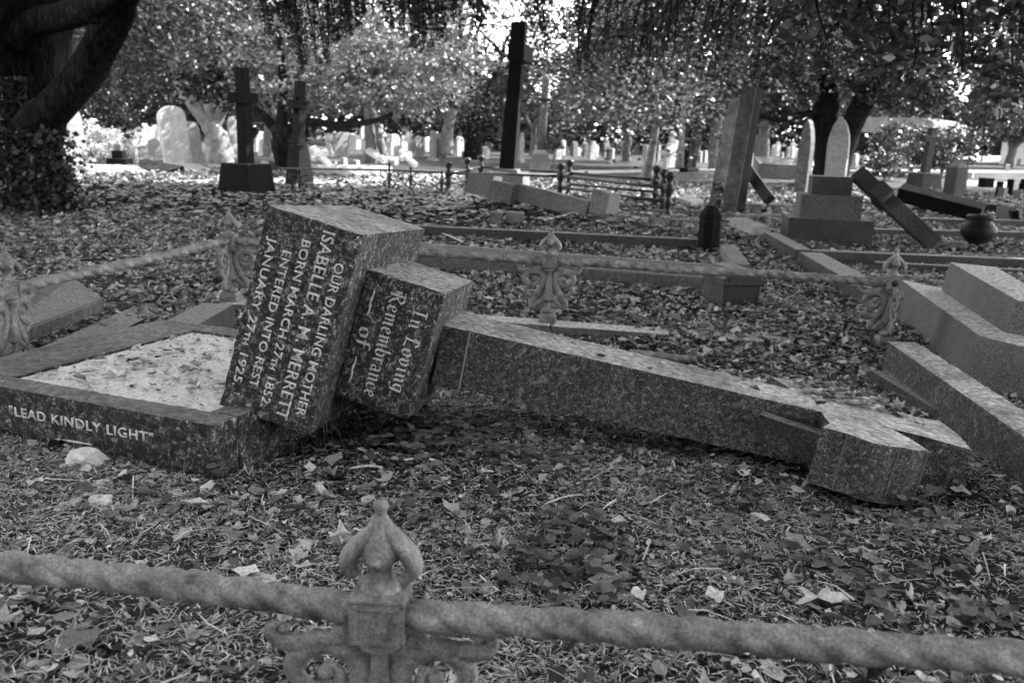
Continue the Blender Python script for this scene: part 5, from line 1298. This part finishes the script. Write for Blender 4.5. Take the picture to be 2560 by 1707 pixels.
# grass blades: tufts under the block and here and there
def blades(spots, name, label):
    Vs = []
    for X, Y, n, L, spread in spots:
        p = at(X, Y, .03)
        x = RNG.normal(p.x, spread, n); y = RNG.normal(p.y, spread*.8, n); z = gzv(x, y)-.005; b0 = np.stack([x, y, z], 1); a = RNG.uniform(0, 2*PI, n); l = L*RNG.uniform(.5, 1.2, n)[:, None]
        o = np.stack([np.cos(a), np.sin(a), np.zeros(n)], 1); s = np.stack([-np.sin(a), np.cos(a), np.zeros(n)], 1)*.0022; ln_ = RNG.uniform(.2, .9, n)[:, None]
        m = b0+l*.55*np.array([0, 0, 1])+o*l*.25*ln_; t = b0+l*np.array([0, 0, 1])*(1-.25*ln_)+o*l*.75*ln_
        Vs.append(np.stack([b0-s, b0+s, m+s*.8, m-s*.8, t+s*.2, t-s*.2], 1))
    V = np.concatenate(Vs); F = np.array([[0, 1, 2, 3], [3, 2, 4, 5]]); return tag(npmesh(name, V, F, RNG.random(len(V)), weedm), label, 'grass', kind='stuff')
blades([(680, 960, 70, .13, .10), (760, 1010, 50, .16, .08), (850, 960, 60, .15, .08), (620, 1050, 30, .10, .06), (350, 1080, 20, .09, .05), (1400, 790, 14, .14, .05), (980, 930, 30, .1, .06), (1700, 1120, 20, .07, .08), (1250, 1300, 30, .07, .1), (2150, 940, 20, .08, .05), (1180, 985, 30, .08, .1), (1480, 1060, 26, .07, .12)], 'grass_blades', 'sparse long grass blades under the toppled blocks')

# loose stones and chips of wood
def rock(label, X, Y, w, h, seed, name='loose_stone', flat=.6):
    p = at(X, Y, .05); p.z = gz(p.x, p.y); bm = bmesh.new(); r = random.Random(seed*7)
    for k in range(26):
        v = Vector((r.gauss(0, 1), r.gauss(0, 1), r.gauss(0, 1))).normalized(); bm.verts.new(v*r.uniform(.8, 1.05))
    h_ = bmesh.ops.convex_hull(bm, input=list(bm.verts)); bmesh.ops.delete(bm, geom=[e for e in h_['geom_interior'] if isinstance(e, bmesh.types.BMVert)], context='VERTS')
    bmesh.ops.bevel(bm, geom=list(bm.edges), offset=.05, segments=1, affect='EDGES'); bmesh.ops.triangulate(bm, faces=list(bm.faces)); bmesh.ops.subdivide_edges(bm, edges=list(bm.edges), cuts=2, use_grid_fill=True)
    for v in bm.verts:
        q = v.co.copy(); q = q*(1+.10*mnoise.noise(q*2.4+Vector((seed, 0, 0)))+.05*mnoise.noise(q*8+Vector((0, seed, 0))))
        v.co = Vector((q.x*w/2, q.y*w/2*.8, q.z*h/2+h*.25))+p
    return tag(obj(name, bm, rubble, origin=p), label, 'stone')
rock('pale angular lump of stone against the lettered plinth face', 200, 1075, .13, .085, 1)
rock('second pale stone in the needles below the lettered plinth', 232, 1172, .075, .045, 2)
rock('small pale stone lying left of the foreground post tip', 786, 1232, .06, .04, 3)
rock('grey flat stone left of the foreground post, in the needles', 690, 1250, .065, .03, 4)
rock('tiny white pebble near the front rail on the left', 662, 1285, .028, .02, 5)
rock('tiny white pebble by the plinth right corner', 505, 1100, .035, .022, 6)
rock('small whitish stone right of the foreground finial', 1150, 1238, .045, .028, 7)
def stick(label, A_, B_, w, name='wood_splinter', mat=woodchip, flat=.35, z=.02):
    a = at(*A_, .05); b = at(*B_, .05); a.z = gz(a.x, a.y)+z; b.z = gz(b.x, b.y)+z+.004
    bm = bmesh.new(); P = spline([a, a.lerp(b, .5)+Vector((.004, .006, .006)), b], 4); tube(bm, P, [w*.5]+[w]*(len(P)-2)+[w*.3], 6, flat, Z_)
    return tag(obj(name, bm, mat, origin=a), label, 'wood')
stick('long pale wood splinter lying left of the bright leaf, centre', (910, 1078), (1000, 1082), .007)
stick('pale wood splinter left of the longest one', (800, 1087), (880, 1092), .007)
stick('split pale twig in front of the upper inscribed block', (878, 1038), (945, 1052), .006)
stick('thin pale twig lying in the right foreground', (1250, 1180), (1340, 1160), .004)
stick('thick pale stick at the bottom right of the cross shaft', (1725, 1178), (1775, 1210), .012)
stick('brown stick near the left slab behind the railing', (210, 843), (262, 826), .014, z=.03)
stick('long branch lying on the shaded leaves left of the plinth', (20, 648), (110, 665), .02, z=.05)
stick('thin bent branch behind the inscribed base block', (1000, 528), (1065, 556), .016, z=.04)
# large bright leaves (individual, curled)
def bigleaf(label, X, Y, s, seed, lob=.25):
    p = at(X, Y, .06); p.z = gz(p.x, p.y)+.03; r = random.Random(seed); bm = bmesh.new(); rim = 22; yaw = r.uniform(0, 6.28); c = bm.verts.new(p)
    mid, out = [], []
    for k in range(rim):
        th = 2*PI*k/rim; R = s*(.5+.5*lob*math.cos(5*th)+.06*r.uniform(-1, 1))
        for lst, f in ((mid, .5), (out, 1)):
            x, y = math.cos(th)*R*f, math.sin(th)*R*f*.75; z = .35*(y*y)/s+.10*s*math.sin(3*th)*f*f+r.uniform(-.03, .03)*s
            lst.append(bm.verts.new(p+Vector((x*math.cos(yaw)-y*math.sin(yaw), x*math.sin(yaw)+y*math.cos(yaw), z+.15*x))))
    for k in range(rim):
        j = (k+1) % rim; bm.faces.new((c, mid[k], mid[j])); bm.faces.new((mid[k], out[k], out[j], mid[j]))
    o = obj('fallen_leaf', bm, palleaf, origin=p, smooth=True); return tag(o, label, 'leaf')
palleaf = simple('pale_dry_leaf', .34, .62, 70, .75, .8, .004)
bigleaf('largest bright crumpled leaf below the cross shaft, centre', 1085, 1060, .085, 1)
bigleaf('bright lobed dead leaf in the bottom right, above the front rail', 1880, 1382, .085, 2, .35)
bigleaf('small upright pale leaf just above the front rail, right of the post', 1466, 1375, .04, 3, .1)
bigleaf('oval pale leaf with rolled rim above the front rail', 1640, 1380, .05, 4, .02)
bigleaf('pale leaf lying below the front rail at the lower right', 1700, 1505, .05, 5, .2)
bigleaf('rounded pale leaf in needles at the far left below the plinth', 82, 1128, .055, 6, .02)
bigleaf('torn pale leaf near the cross head at the right', 2205, 1120, .055, 7, .3)

# ------------------------------------------------------------------ light
w = bpy.data.worlds.new('World'); scene.world = w; w.use_nodes = True; n = w.node_tree
bg = n.nodes['Background']; sky = n.nodes.new('ShaderNodeTexSky'); sky.sky_type = 'NISHITA'; sky.sun_disc = False
SUN = Vector((.80, .34, .72)).normalized()
el = math.asin(SUN.z); az = math.atan2(SUN.x, SUN.y)
sky.sun_elevation = el; sky.sun_rotation = az
bw = n.nodes.new('ShaderNodeRGBToBW'); n.links.new(sky.outputs[0], bw.inputs[0]); n.links.new(bw.outputs[0], bg.inputs[0])
bg.inputs[1].default_value = .15
sd_ = bpy.data.lights.new('sun', 'SUN'); sd_.energy = 2.2; sd_.angle = math.radians(.5); sd_.color = (1, 1, 1)
so = bpy.data.objects.new('sun', sd_); C.objects.link(so); so.rotation_euler = (-SUN).to_track_quat('-Z', 'Y').to_euler()
scene.view_settings.view_transform = 'Standard'; scene.view_settings.look = 'None'; scene.view_settings.gamma = 1
scene.view_settings.exposure = 3.15
for o in bpy.data.objects:
    if 'wl' in o: del o['wl']
scene.render.engine = 'CYCLES'; scene.cycles.max_bounces = 5; scene.cycles.transparent_max_bounces = 4
scene.render.resolution_x, scene.render.resolution_y = 1024, 682
